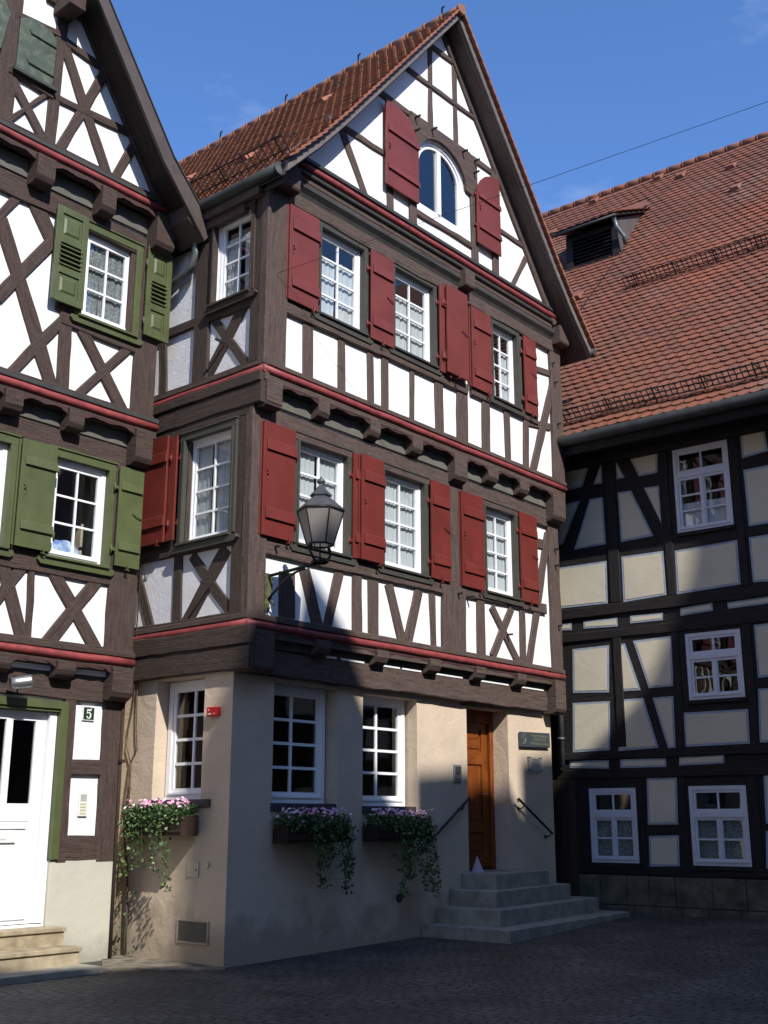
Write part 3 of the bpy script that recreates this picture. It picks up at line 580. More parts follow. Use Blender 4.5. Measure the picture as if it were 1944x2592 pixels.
# walls
mb = MB()
DH = rect(4.66, 5.74, .86, 3.24)
wall_sheet(mb, HM, rect(0, 6.98, -.3, 3.36), [rect(.68, 1.84, 1.79, 3.24), rect(2.33, 3.48, 1.77, 3.24), DH], 0, .34)
wall_sheet(mb, SW, rect(-DEPTH, 0, -.3, 3.36), [rect(-1.42, -.505, 1.83, 3.30)], 0, .30)
mb.face([mb.bm.verts.new(HM.p(6.98, q[0], q[1])) for q in ((0, -.3), (-DEPTH, -.3), (-DEPTH, 10.0), (0, 10.0))])
mb.face([mb.bm.verts.new(HM.p(q[0], -DEPTH, q[1])) for q in ((0, -.3), (6.98, -.3), (6.98, 10.0), (3.66, 14.2), (0, 10))])
mb.build('ground_floor_wall', M_BEIGE, HO, recalc=False)
mb = MB()
wall_sheet(mb, HM, rect(0, 7.06, 3.93, 7.1), [rect(.79, 1.72, 4.98, 6.37), rect(2.48, 3.40, 4.98, 6.37), rect(4.93, 5.75, 4.99, 6.36)], .2, .16)
mb.build('first_floor_wall', M_WHITE, HO, recalc=False)
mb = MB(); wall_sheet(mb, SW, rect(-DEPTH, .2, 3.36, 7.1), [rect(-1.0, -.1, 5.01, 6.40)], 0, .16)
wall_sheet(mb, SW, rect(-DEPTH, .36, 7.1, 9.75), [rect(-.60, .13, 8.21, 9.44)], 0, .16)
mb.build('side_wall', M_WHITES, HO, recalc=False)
mb = MB()
wall_sheet(mb, HM, rect(0, 7.1, 7.1, 10.0), [rect(.965, 1.855, 8.165, 9.475), rect(2.53, 3.46, 8.185, 9.485), rect(5.02, 5.73, 8.155, 9.465)], .36, .16)
mb.build('second_floor_wall', M_WHITE, HO, recalc=False)
# gable
AW0, AW1, AZ0, AZS, AZT = 2.93, 4.19, 10.63, 11.45, 12.0       # arched window: sides, sill, springing, crown
def arch(a0, a1, z0, zs, zt, n=14):
    c = (a0+a1)/2; r = (a1-a0)/2
    return [(a0, z0), (a1, z0)]+[(c+r*cos(pi*k/n), zs+(zt-zs)*sin(pi*k/n)) for k in range(n+1)]
mb = MB()
wall_sheet(mb, HM, [(.30, 10.0), (6.92, 10.0), (6.33, 10.66), (3.66, 14.20), (.93, 10.78)], [arch(AW0, AW1, AZ0, AZS, AZT)], .5, .14)
mb.build('gable_wall', M_WHITE, HO, recalc=False)
# floor slabs that keep the rooms dark
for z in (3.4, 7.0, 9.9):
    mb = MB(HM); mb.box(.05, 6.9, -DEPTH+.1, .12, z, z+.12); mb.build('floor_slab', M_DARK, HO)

# timber frames
mb = MB(HM)
timbers(mb, [r for r in D['F1_v'] if r[4] < .5 and r[0] < 6.9], .2)
mb.beam(4.09, 6.62, 4.08, 3.95, .55, .17, .262, .010)                           # thick post
mb.beam(6.90, 6.62, 6.90, 3.95, .30, .17, .262, .010); mb.beam(.09, 6.62, .09, 3.95, .29, .13, .262, .004)
for a0, a1 in ((.0, .79), (1.72, 2.48), (3.40, 4.4), (4.3, 4.93), (5.75, 6.36)):  # masonry-hiding posts beside the windows
    mb.beam((a0+a1)/2, 6.5, (a0+a1)/2, 4.9, a1-a0-.01, .17, .2235+R.random()*.002, .001)
mb.beam(0.01, 6.50, 7.04, 6.50, .30, .17, .258, .008)                           # head beam
for a0, a1 in ((.2, 4.3), (4.3, 6.6)): mb.beam(a0, 4.83 if a0 < 1 else 4.90, a1, 4.87 if a0 < 1 else 4.95, .17, .17, .2555, .006)
timbers(mb, D['F1_h'][1:], .2, .03)
mb.beam(0, 3.975, 7.05, 3.975, .05, .17, .2595, .003)
mb.build('timber_frame', M_TIM, HO, recalc=True)
mb = MB(HM)
timbers(mb, [(r[0], max(r[1], 8.03) if r[0] < 6 else r[1])+tuple(r[2:]) for r in D['F2_v'] if not (r[4] > .33)], .36)
mb.beam(.14, 9.7, .14, 7.15, .39, .30, .424, .004); mb.beam(6.93, 9.7, 6.93, 7.15, .33, .33, .424, .010)
mb.beam(4.2, 8.05, 4.2, 9.5, .2, .33, .3895, .006)
for a0, a1 in ((.0, .965), (1.855, 2.53), (3.46, 4.24), (4.42, 5.02), (5.73, 6.27)):
    mb.beam((a0+a1)/2, 9.6, (a0+a1)/2, 8.08, a1-a0-.01, .33, .3835+R.random()*.002, .001)
for a0, a1, z in ((.3, 2.2, 8.03), (2.2, 4.3, 8.06), (4.4, 6.3, 8.1)): mb.beam(a0, z, a1, z+.01, .17, .33, .4175, .006)
timbers(mb, D['F2_h'], .36, .03)
mb.beam(.01, 9.66, 7.09, 9.66, .26, .33, .43, .010)
mb.beam(0, 7.18, 7.1, 7.18, .04, .33, .4215, .003)
mb.build('timber_frame', M_TIM, HO)
mb = MB(HM)
timbers(mb, [(a, z0+(.02), a1, z1, w_) for a, z0, a1, z1, w_ in D['F3_v'][:6]], .5, .016)
mb.beam(4.40, 12.1, 4.43, 10.2, .17, .47, .5425, .005); mb.beam(5.03, 12.15, 5.0, 10.2, .165, .47, .5435, .005); mb.beam(2.83, 12.1, 2.83, 10.2, .16, .47, .5445, .005)
timbers(mb, [(.95, 11.13, 2.84, 11.15, .10), (4.46, 11.15, 6.1, 11.16, .10), (1.9, 12.13, 5.3, 12.17, .12), (2.6, 12.92, 4.75, 12.97, .10), (3.15, 13.69, 4.15, 13.72, .09), (2.85, 10.51, 4.42, 10.53, .11)], .5, .030)
mb.beam(6.80, 10.02, 3.72, 14.10, .20, .47, .5478, .006); mb.beam(.22, 10.08, 1.02, 11.08, .24, .47, .5490, .006, w1=.06)
mb.prism([(2.76, 12.18), (2.76, 11.4), (2.93, 11.45)]+[(3.56+.63*cos(pi-pi*k/14), 11.45+.55*sin(pi-pi*k/14)) for k in range(1, 14)]+[(4.19, 11.45), (4.50, 11.4), (4.50, 12.05), (4.3, 12.2)], .49, .5505)
mb.build('timber_frame', M_TIM, HO)
# side timbers
sv = D['S_v']
mb = MB(SW)
timbers(mb, [sv[0], sv[1], sv[2], sv[4]], 0, .02, jit=.009, ext=.05)
mb.beam(.07, 6.6, .07, 3.98, .30, -.03, .048, .004)
mb.beam(-3.2, 4.96, .0, 4.93, .14, -.03, .0475, .008); mb.beam(-6, 4.0, .2, 4.0, .06, -.03, .046, .006)
mb.beam(-1.42, 6.6, -1.42, 4.9, .9, -.03, .0285, .001)
mb.beam(-5, 6.58, .19, 6.58, .14, -.03, .055, .01)
timbers(mb, [sv[5], sv[6], sv[8]], 0, .02, 5, .009, .05); mb.beam(-.86, 9.6, -.83, 7.2, .30, -.03, .048, .006)
mb.beam(.25, 9.7, .25, 7.15, .27, -.03, .050, .004); mb.beam(-.29, 9.62, -.29, 9.6, .1, -.03, .05, .002)
mb.beam(-5, 9.6, .35, 9.6, .27, -.03, .058, .008); mb.beam(-3.5, 8.12, .16, 8.08, .15, -.03, .0495, .008); mb.beam(-6, 7.2, .36, 7.2, .05, -.03, .050, .004)
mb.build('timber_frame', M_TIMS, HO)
mb = MB(SW)
mb.beam(-8, 3.48, .34, 3.46, .30, -.02, .085, .010); mb.beam(-8, 3.74, .34, 3.72, .22, -.02, .105, .010)
mb.beam(-8, 6.78, .40, 6.76, .26, -.02, .075, .010); mb.beam(-8, 6.98, .40, 6.97, .14, -.02, .10, .008)
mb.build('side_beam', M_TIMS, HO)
# jetty: ground floor to first
mb = MB(HM); mb.beam(.40, 3.46, 6.70, 3.46, .32, -.02, .125, .014); mb.build('jetty_beam', M_TIM, HO)
mb = MB(HM); mb.box(.0, 7.0, -.2, .10, 3.63, 3.95); st_ = mb.build('infill_strip', M_STRIP, HO)
for a0, a1 in ((1.42, 1.66), (1.75, 2.2), (2.56, 2.95), (3.0, 3.42), (3.74, 4.4), (4.83, 5.6), (5.93, 6.6)):
    mb = MB(HM); mb.box(a0, a1, .10, .135, 3.612, 3.640); mb.build('white_edge', M_WHITE, st_)
be1 = [(1.15, 1.40), (2.30, 2.54), (3.45, 3.70), (4.56, 4.80), (5.65, 5.90)]
for a0, a1 in be1: beam_end(HO, HM, a0, a1, .02, .285, 3.60, 3.80, M_TIM, .11)
beam_end(HO, HM, .0, .38, -.1, .30, 3.30, 3.80, M_TIM, .06); beam_end(HO, HM, 6.74, 7.05, -.1, .28, 3.26, 3.80, M_TIM, .08)
pr = [.38]+[x for p in be1 for x in p]+[6.74]
for i in range(0, len(pr), 2): scallop(HO, HM, pr[i]+.005, pr[i+1]-.005, .20, .235, 3.80, M_REDD, .05)
ledge(HO, [(HM, -.06, 7.08, .2), (SW, -8, .26, .0)], 3.99, M_TIM)
# jetty: first to second
be2 = [(.98, 1.19), (2.02, 2.23), (2.95, 3.18), (3.95, 4.27), (4.83, 5.10), (5.72, 5.98)]
for i, (a0, a1) in enumerate(be2): beam_end(HO, HM, a0, a1, .18, .40, 6.70 if i != 3 else 6.52, 6.94, M_TIM, .10)
beam_end(HO, HM, .0, .27, -.05, .44, 6.58, 6.94, M_TIM, .07); beam_end(HO, HM, 6.68, 7.06, .05, .42, 6.45, 6.94, M_TIM, .10)
mb = MB(HM); mb.box(.0, 7.0, .2, .25, 6.70, 6.90); mb.box(.0, 7.0, .12, .36, 6.93, 7.12); mb.build('infill_strip', M_STRIP, HO)
pr = [.27]+[x for p in be2 for x in p]+[6.68]
for i in range(0, len(pr), 2): scallop(HO, HM, pr[i]+.005, pr[i+1]-.005, .355, .39, 6.95, M_REDD, .075)
ledge(HO, [(HM, -.06, 7.12, .36), (SW, -8, .42, .0)], 7.20, M_TIM)
# gable ledge
ledge(HO, [(HM, .36, 6.86, .5)], 10.265, M_CAP, cap=(.07, .07), rollz=-.135, under=(.0, -.34, -.24), munder=M_TIM)
mb = MB(HM); mb.tube([(.27+i*.335, .505, 10.035) for i in range(21)], .040, 10)
pl = [(.36, 9.88), (.50, 9.88), (.50, 9.84), (.45, 9.78), (.43, 9.73), (.36, 9.73)]
f0 = [mb.bm.verts.new(HM.p(.3, *q)) for q in pl]; f1 = [mb.bm.verts.new(HM.p(6.8, *q)) for q in pl]; mb.face(f0); mb.face(f1[::-1])
for i in range(6): mb.face([f0[i], f1[i], f1[(i+1) % 6], f0[(i+1) % 6]])
mb.build('moulding', M_CAP, HO)
mb = MB(HM); mb.beam(.0, 9.95, 7.1, 9.95, .15, .34, .492, .008); mb.build('jetty_beam', M_TIM, HO)
for a0, a1, zb in ((.02, .35, 9.62), (4.05, 4.30, 9.70), (6.82, 7.12, 9.66)): beam_end(HO, HM, a0, a1, .3, .60, zb, 9.99, M_TIM, .05)

# windows: first and second floor, with casings and shutters
def fwin(a0, a1, z0, z1, b, cur, rows=4):
    o = window(HO, HM, a0, a1, z0, z1, b-.035, 2, rows, curtain=cur); casing(o, HM, a0-.0, a1+.0, z0, z1, b+.022); return o
fwin(.795, 1.715, 4.985, 6.365, .2, ('cloth', .0, .97)); fwin(2.485, 3.395, 4.985, 6.365, .2, ('cloth', .0, .97)); fwin(4.935, 5.745, 4.995, 6.355, .2, ('cloth', .0, .97))
fwin(.97, 1.85, 8.17, 9.47, .36, ('cloth', .0, .76)); fwin(2.535, 3.455, 8.19, 9.48, .36, ('cloth', .0, .74)); fwin(5.025, 5.725, 8.16, 9.46, .36, ('cloth', .0, .72))
for a0, a1, h, b in ((.105, .665, 'R', .27), (1.905, 2.375, 'R', .31), (1.79, 2.26, 'L', .262), (3.49, 3.945, 'L', .27), (4.228, 4.80, 'R', .27), (5.82, 6.32, 'L', .27)):
    shutter(HO, HM, a0, a1, 4.965, 6.44, b, h, latch=not (h == 'L' and a0 < 2))
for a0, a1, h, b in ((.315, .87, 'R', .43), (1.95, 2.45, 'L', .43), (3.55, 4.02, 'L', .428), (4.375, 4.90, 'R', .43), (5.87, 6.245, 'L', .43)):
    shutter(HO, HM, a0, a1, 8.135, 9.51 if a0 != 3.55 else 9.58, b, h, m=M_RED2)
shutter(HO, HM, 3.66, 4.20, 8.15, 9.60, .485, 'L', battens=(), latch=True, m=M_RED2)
# side windows
o = window(HO, SW, -1.0, -.10, 5.01, 6.40, -.03, 2, 4, curtain=('cloth', 0, .96)); casing(o, SW, -1.0, -.10, 5.01, 6.40, .055, w_=.09)
o = window(HO, SW, -.60, .13, 8.21, 9.44, -.03, 2, 4, curtain=('cloth', 0, .8)); casing(o, SW, -.60, .13, 8.21, 9.44, .055, w_=.06, left=True, m=M_TIMS)  # upper casing takes the darker timber to stand in for eave shade
shutter(HO, SW, -1.80, -1.28, 5.07, 6.52, .12, 'R', latch=True); shutter(HO, SW, -1.62, -1.14, 5.08, 6.50, .075, 'R', battens=(), latch=False)
# ground floor windows
for fr, a0, a1, z0, z1, sa in ((HM, .60, 1.80, 1.80, 3.25, (.66, 1.60)), (HM, 2.26, 3.44, 1.78, 3.25, (2.32, 3.22)), (SW, -1.40, -.44, 1.84, 3.29, (-1.40, -.52))):
    o = window(HO, fr, a0, a1, z0, z1, -.19, 2, 4, fw=.075, sw=.06, mw=.035)
    mb = MB(fr); mb.box(sa[0], sa[1]+.2, -.20, .03, z0-.10, z0-.004); mb.build('window_sill', M_SILL, o, bevel=.006)
# arched gable window
mb = MB(HM)
def archring(a0, a1, z0, zs, zt, w_, b0, b1, n=18):
    o_ = arch(a0, a1, z0, zs, zt, n); i_ = arch(a0+w_, a1-w_, z0+w_, zs, zt-w_, n)
    vo = [mb.bm.verts.new(HM.p(a, b1, z)) for a, z in o_]; vi = [mb.bm.verts.new(HM.p(a, b1, z)) for a, z in i_]
    wo = [mb.bm.verts.new(HM.p(a, b0, z)) for a, z in o_]; wi = [mb.bm.verts.new(HM.p(a, b0, z)) for a, z in i_]
    for k in range(len(o_)):
        j = (k+1) % len(o_)
        mb.face([vo[k], vo[j], vi[j], vi[k]]); mb.face([vi[k], vi[j], wi[j], wi[k]]); mb.face([vo[k], vo[j], wo[j], wo[k]]); mb.face([wo[k], wo[j], wi[j], wi[k]])
archring(AW0, AW1, AZ0, AZS, AZT, .075, .40, .475); archring(AW0+.076, AW1-.076, AZ0+.076, AZS, AZT-.076, .055, .41, .455)
mb.box(3.515, 3.605, .405, .47, AZ0+.131, AZT-.13); mb.box(3.545, 3.575, .47, .482, AZ0+.131, AZT-.13)
o = mb.build('arched_window', M_WIN, HO)
mb = MB(HM); pts = arch(AW0+.1, AW1-.1, AZ0+.1, AZS, AZT-.1, 16); mb.face([mb.bm.verts.new(HM.p(a, .43, z)) for a, z in pts], pts); mb.build('pane', M_GLASS, o, face=HM.n)
def arch_shutter(pts, hinge_a, bt):
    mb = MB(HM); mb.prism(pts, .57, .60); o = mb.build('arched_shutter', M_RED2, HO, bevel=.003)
    lo = min(p[0] for p in pts); hi = max(p[0] for p in pts); zb = min(p[1] for p in pts)
    for z in bt:
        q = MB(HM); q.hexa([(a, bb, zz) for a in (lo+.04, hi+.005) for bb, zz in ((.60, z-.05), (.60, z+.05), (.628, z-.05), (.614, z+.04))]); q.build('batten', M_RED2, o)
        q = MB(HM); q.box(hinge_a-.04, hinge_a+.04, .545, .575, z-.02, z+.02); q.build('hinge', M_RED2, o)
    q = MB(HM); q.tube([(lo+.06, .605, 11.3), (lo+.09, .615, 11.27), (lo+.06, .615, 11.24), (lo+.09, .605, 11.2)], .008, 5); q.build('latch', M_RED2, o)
    return o
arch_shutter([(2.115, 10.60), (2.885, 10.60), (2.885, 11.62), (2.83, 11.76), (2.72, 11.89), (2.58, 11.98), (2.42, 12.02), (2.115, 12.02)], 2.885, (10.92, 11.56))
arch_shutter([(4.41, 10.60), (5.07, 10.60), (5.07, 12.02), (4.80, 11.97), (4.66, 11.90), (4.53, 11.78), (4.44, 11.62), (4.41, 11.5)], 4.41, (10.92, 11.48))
pegs(HO, HM, .55, [(2.86, 12.10), (3.28, 12.10), (2.85, 11.86), (4.09, 12.10), (4.42, 12.09), (4.40, 11.86)])
pegs(HO, HM, .24, [(6.9, 6.0), (6.9, 5.72), (6.92, 4.7), (4.45, 4.82), (.38, 4.86), (5.45, 4.38), (4.15, 4.83)], .10)
pegs(HO, HM, .40, [(6.8, 9.3), (6.85, 8.95), (6.9, 8.2), (6.9, 7.9)], .09)
pegs(HO, SW, .04, [(-.43, 4.42), (-.35, 7.62)], .16)
# roof
mb = MB(HM)
def roof_slab(poly_top, th, b0, b1):
    low = [(a, z-th) for a, z in poly_top][::-1]
    mb.prism(poly_top+low, b0, b1)
roof_slab(TL, .19, -DEPTH-.4, .80); roof_slab(TR, .19, -DEPTH-.4, .80)
mb.build('roof', M_TIM, HO)
mb = MB(HM)
for T in (TL, TR): mb.prism([(a, z+.012) for a, z in T]+[(a, z-.155) for a, z in T][::-1], .805, .85)
mb.build('barge_board', mat('barge_board_paint', (.15, .125, .115), .7, .15, 6, .002, 40), HO)
def prof_fn(T, e, side):
    P_ = T if side < 0 else T[::-1]                  # from eave up
    seg = [hypot(P_[i+1][0]-P_[i][0], P_[i+1][1]-P_[i][1]) for i in range(3)]
    def f(d, x):
        i = 0; dd = d
        while i < 2 and dd > seg[i]: dd -= seg[i]; i += 1
        t = dd/seg[i]; a = P_[i][0]+(P_[i+1][0]-P_[i][0])*t; z = P_[i][1]+(P_[i+1][1]-P_[i][1])*t
        s = (HM.u*((P_[i+1][0]-P_[i][0])/seg[i])+Vector((0, 0, (P_[i+1][1]-P_[i][1])/seg[i])))
        al = -HM.n if side < 0 else HM.n
        n = s.cross(HM.n) if side < 0 else HM.n.cross(s)
        if n.z < 0: n = -n
        return HM.p(a, x, z), s, n, HM.n
    return f, sum(seg)
fL, LL = prof_fn(TL, 0, -1); fR, LR = prof_fn(TR, 0, 1)
ro = tile_field('tile_roof', M_TILE, HO, fL, int((LL+.1)/.165), -DEPTH-.3, .92, .18, .165, rag=.011)
tag(ro, 'old brown plain tiles of the left roof slope'); tile_field('tile_roof', M_TILEE, HO, fR, int((LR+.1)/.155), -3.2, .92, .18, .155, rag=.008)
# verge: cut tile edges along the gable
mb = MB()
for f, Lx in ((fL, LL), (fR, LR)):
    d = 0
    while d < Lx-.05:
        p, s, n, e = f(d, .90); h = .155
        A = [p+s*o1+n*o2+e*o3 for o1 in (-.02, h+.05) for o2, o3 in ((.0, -.1), (.022, -.1), (.0, .02), (.026, .022))]
        # tilt
        for i in range(4): A[i] = A[i]+n*.030
        vs = [mb.bm.verts.new(q) for q in A]
        for fc in ((0, 1, 3, 2), (4, 6, 7, 5), (0, 4, 5, 1), (2, 3, 7, 6), (0, 2, 6, 4), (1, 5, 7, 3)): mb.face([vs[i] for i in fc])
        d += h
mb.build('verge_tiles', M_TILEE, HO)
mb = MB(HM); b = .93
while b > -DEPTH:
    mb.tube([(3.66, b, 14.38), (3.66, b-.36, 14.375)], .09, 10); mb.tube([(3.66, b-.01, 14.382), (3.66, b-.05, 14.38)], .102, 10); b -= .36
mb.build('ridge_tiles', M_TILE, HO)
for b in (.55, -1.3, -3.1, -4.9, -6.7):
    mb = MB(HM); mb.tube([(3.60, b, 14.42), (3.60, b, 14.56), (3.60, b+.05, 14.58)], .018, 6); mb.build('ridge_hook', M_IRON, HO)
def on_roof(d, x, h=0): p, s, n, e = fL(d, x); return p+n*h
for d, x in ((2.2, -1.6), (3.3, -3.9), (3.9, -1.0), (3.2, -6.3), (1.4, -5.2)):
    p, s, n, e = fL(d, x); mb = MB()
    A = [p+e*o+s*q+n*h for o, q, h in ((-.13, -.05, .0), (.13, -.05, .0), (.13, .3, .03), (-.13, .3, .03), (-.09, -.02, .09), (.09, -.02, .09))]
    v = [mb.bm.verts.new(q) for q in A]
    for fc in ((0, 1, 5, 4), (4, 5, 2, 3), (0, 4, 3), (1, 2, 5)): mb.face([v[i] for i in fc])
    mb.build('vent_tile', M_TILEE, HO)
# snow guard over the left eave
mb = MB()
for h in (.10, .28): mb.tube([on_roof(.42, .62-i*.9, h) for i in range(11)], .010, 5)
x = .62
while x > -9: mb.tube([on_roof(.42, x, .03), on_roof(.42, x, .33)], .012, 4); x -= .13
x = .5
while x > -9: mb.tube([on_roof(.42, x, .34), on_roof(.42, x, .0), on_roof(.7, x, .05)], .013, 5); x -= 1.1
mb.build('snow_guard', M_IRON, HO)
for d, x in ((1.9, -.2), (4.6, -.9), (4.3, .2), (3.0, -3.4)):
    mb = MB(); mb.tube([on_roof(d, x, .03), on_roof(d-.12, x, .12), on_roof(d-.2, x, .08)], .014, 5); mb.build('roof_hook', M_IRON, HO)
# eave gutter on the side, with its end cap, boards and rain pipe
mb = MB(HM); pth = [(-.17, .72-i*.6, 9.70) for i in range(18)]; mb.tube(pth, .085, 12); mb.box(-.075, -.05, -9.5, .70, 9.55, 9.78); mb.build('gutter', M_ZINCD, HO)
mb = MB(HM); mb.tube([(-.17, .722, 9.70), (-.17, .74, 9.70)], .088, 14); mb.build('gutter_end', M_ZINC, HO)
mb = MB(HM); mb.tube([(7.47, .90-i*.6, 9.60) for i in range(18)], .065, 10); mb.build('gutter', M_ZINCD, HO)
mb = MB(SW); mb.box(-9, .34, .0, .16, 9.50, 9.62); mb.box(-9, .0, .02, .10, 9.38, 9.5); mb.build('eave_board', M_TIM, HO)
mb = MB(SW); mb.tube([(-.945, .13, 9.5), (-.945, .13, 9.1), (-.98, .12, 8.93), (-1.1, .11, 8.85), (-1.3, .11, 8.80), (-1.7, .11, 8.69), (-3.0, .11, 8.5)], .055, 10); mb.build('rain_pipe', M_ZINC, HO)
mb = MB(SW); mb.tube([(-.93, .035, 9.0), (-.92, .03, 8.1), (-.95, .03, 7.8), (-.98, .03, 7.25)], .008, 5); mb.tube([(-2.0, .06, 6.9), (-1.86, .03, 6.4), (-1.85, .04, 4.3), (-1.80, .1, 3.3)], .010, 5); mb.build('wire', M_IRON, HO)

# door
DF = Fr(HM.o[:2], HM.az)
mb = MB(HM); mb.box(4.66, 4.75, -.36, -.28, .88, 3.24); mb.box(5.64, 5.74, -.36, -.28, .88, 3.24); mb.box(4.75, 5.64, -.36, -.28, 3.05, 3.24); dfm = mb.build('door_frame', M_DOOR, HO, bevel=.006)
mb = MB(HM); x0, x1, zz0, zz1 = 4.755, 5.635, .90, 3.045; bs = -.345
for q in ((x0, x0+.13, zz0, zz1), (x1-.15, x1, zz0, zz1), (x0+.13, x1-.15, zz0, zz0+.2), (x0+.13, x1-.15, 1.42, 1.55), (x0+.13, x1-.15, 2.42, 2.60), (x0+.13, x1-.15, 2.95, zz1)): mb.box(q[0], q[1], bs-.03, bs+.02, q[2], q[3])
for z0, z1 in ((1.10, 1.42), (1.55, 2.42), (2.60, 2.95)):
    mb.box(x0+.13, x1-.15, bs-.02, bs-.004, z0, z1); mb.box(x0+.19, x1-.21, bs-.004, bs+.010, z0+.06, z1-.06)
do = mb.build('door', M_DOOR, HO, bevel=.004)
mb = MB(HM); mb.tube([(5.5, bs+.02, 1.98), (5.5, bs+.075, 1.98), (5.40, bs+.08, 1.975)], .012, 8); mb.build('door_handle', M_SILVER, do)
mb = MB(HM); mb.box(4.66, 5.74, -.34, -.005, .80, .872); mb.build('door_threshold', M_STONE, HO)
mb = MB(HM); mb.box(4.5, 5.9, -.34, .0, 3.245, 3.30); mb.build('door_lintel', M_TIM, HO)

# ================================================================== GREEN-SHUTTERED HOUSE
LO = thing('half_timbered_house', LM.mat(0, 0, 0), 'white half-timbered house with green shutters and a white front door, at the left edge', 'house')
LA = -6.4
mb = MB()
wall_sheet(mb, LM, rect(LA, 0, -.3, 3.3), [rect(-2.05, -.95, .46, 2.87)], 0, .2)
wall_sheet(mb, LM, rect(LA, 0, 3.3, 6.5), [rect(-1.35, -.54, 4.66, 5.92), rect(-2.75, -1.955, 4.66, 5.92)], .1, .16)
wall_sheet(mb, LM, rect(LA, 0, 6.5, 9.6), [rect(-1.25, -.44, 7.78, 9.02)], .25, .16)
wall_sheet(mb, LM, [(LA, 9.6), (-.22, 9.6), (-.344, 9.84), (-1.529, 11.69), (-3.2, 14.30), (LA, 9.6+.02)], [], .42)
for a_, b0 in ((0, 0), (LA, 0)): mb.face([mb.bm.verts.new(LM.p(a_, q[0], q[1])) for q in ((0, -.3), (-9, -.3), (-9, 9.5), (.25, 9.5), (.25, 6.5), (.1, 6.5), (.1, 3.3), (0, 3.3))])
mb.face([mb.bm.verts.new(LM.p(q[0], -9, q[1])) for q in ((0, -.3), (LA, -.3), (LA, 9.5), (-3.2, 14), (0, 9.5))])
mb.build('wall', M_WHITE, LO, recalc=False)
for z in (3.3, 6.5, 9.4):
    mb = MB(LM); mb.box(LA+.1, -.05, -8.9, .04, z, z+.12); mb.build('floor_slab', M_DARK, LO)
mb = MB(LM)
timbers(mb, D['L3_v']+D['L3_h'], .42, .03, ext=.06)
mb.beam(-.16, 9.80, -3.2, 14.42, .26, .39, .478, .006)
mb.beam(LA, 9.84, -.2, 9.84, .05, .39, .470, .003); mb.beam(-2.2, 11.9, -1.45, 11.9, .12, .39, .4775, .005)
mb.beam(-3.3, 13, -3.3, 9.8, .3, .39, .476, .005); mb.beam(-2.63, 10.55, -2.0, 10.5, .08, .39, .472, .004)
mb.build('timber_frame', M_TIML, LO)
mb = MB(LM)
timbers(mb, D['L2_v'][:-1], .25, .03, ext=.08)
mb.beam(-.185, 9.1, -.185, 6.72, .37, .22, .302, .01)
mb.beam(LA, 9.22, -.0, 9.12, .30, .22, .3045, .010); mb.beam(-.36, 9.1, -.36, 7.7, .3, .22, .2835, .001); mb.beam(-1.42, 9.1, -1.42, 7.75, .33, .22, .2843, .001); mb.beam(-1.5, 7.66, -.2, 7.62, .14, .22, .2995, .006)
mb.beam(LA, 6.75, 0, 6.75, .04, .22, .3015, .003)
mb.build('timber_frame', M_TIML, LO)
mb = MB(LM)
timbers(mb, D['L1_v'][:-1], .1, .03, ext=.08)
mb.beam(-.22, 6.2, -.22, 3.62, .42, .07, .152, .01)
mb.beam(LA, 6.20, -.0, 6.14, .24, .07, .154, .010); mb.beam(LA, 4.50, -.0, 4.52, .16, .07, .1465, .006)
for a0, a1 in ((-.54, -.2), (-1.96, -1.35)): mb.beam((a0+a1)/2, 6.1, (a0+a1)/2, 4.5, a1-a0-.01, .07, .1345, .001)
mb.beam(LA, 3.64, 0, 3.64, .05, .07, .150, .003)
mb.build('timber_frame', M_TIML, LO)
mb = MB(LM)
mb.beam(-.15, 3.1, -.15, 1.12, .30, -.03, .055, .008); mb.beam(-.80, 3.1, -.785, 1.12, .16, -.03, .052, .006)
mb.beam(LA, 3.14, 0, 3.12, .26, -.03, .058, .008); mb.beam(-.74, 2.205, -.25, 2.21, .18, -.03, .0535, .006); mb.beam(-.84, 1.28, -.0, 1.28, .29, -.03, .0545, .008)
mb.build('timber_frame', M_TIML, LO)
# the half of the left house outside the picture: same framing, mirrored
mir = lambda rows, lim: [(-6.42-r[0], r[1], -6.42-r[2], r[3], r[4]) for r in rows if max(r[0], r[2]) > lim]
mb = MB(LM); timbers(mb, mir(D['L3_v']+D['L3_h'], -9), .42, .02, 2); mb.beam(-6.24, 9.80, -3.2, 14.42, .26, .39, .4768, .006); mb.build('timber_frame', M_TIML, LO)
mb = MB(LM); timbers(mb, mir(D['L2_v'][:-1], -9), .25, .02, 2); mb.beam(-6.21, 9.1, -6.21, 6.72, .37, .22, .301, .01); mb.beam(-3.2, 9.1, -3.2, 6.72, .3, .22, .299, .01); mb.build('timber_frame', M_TIML, LO)
mb = MB(LM); timbers(mb, mir(D['L1_v'][:-1], -9), .1, .02, 2); mb.beam(-6.2, 6.2, -6.2, 3.62, .42, .07, .151, .01); mb.beam(-3.25, 6.2, -3.25, 3.62, .3, .07, .149, .01); mb.beam(-4.3, 6.2, -4.3, 3.62, .18, .07, .147, .01); mb.build('timber_frame', M_TIML, LO)
mb = MB(LM)
for a in (-6.2, -5.2, -4.2, -3.1, -2.4): mb.beam(a, 3.1, a, 1.12, .18, -.03, .050+.001*a, .006)
mb.beam(-6.4, 2.2, -2.3, 2.2, .17, -.03, .052, .006); mb.beam(-6.4, 1.28, -2.2, 1.28, .29, -.03, .0535, .008); mb.build('timber_frame', M_TIML, LO)
mb = MB(LM); mb.box(-.93, .02, -.02, .05, -.3, 1.155); mb.box(LA, -2.2, -.02, .05, -.3, 1.155); mb.build('plinth', M_GREYR, LO, bevel=.012)
ledge(LO, [(LM, LA, .02, .1)], 3.635, M_TIML, mroll=M_REDL, munder=M_TIML)
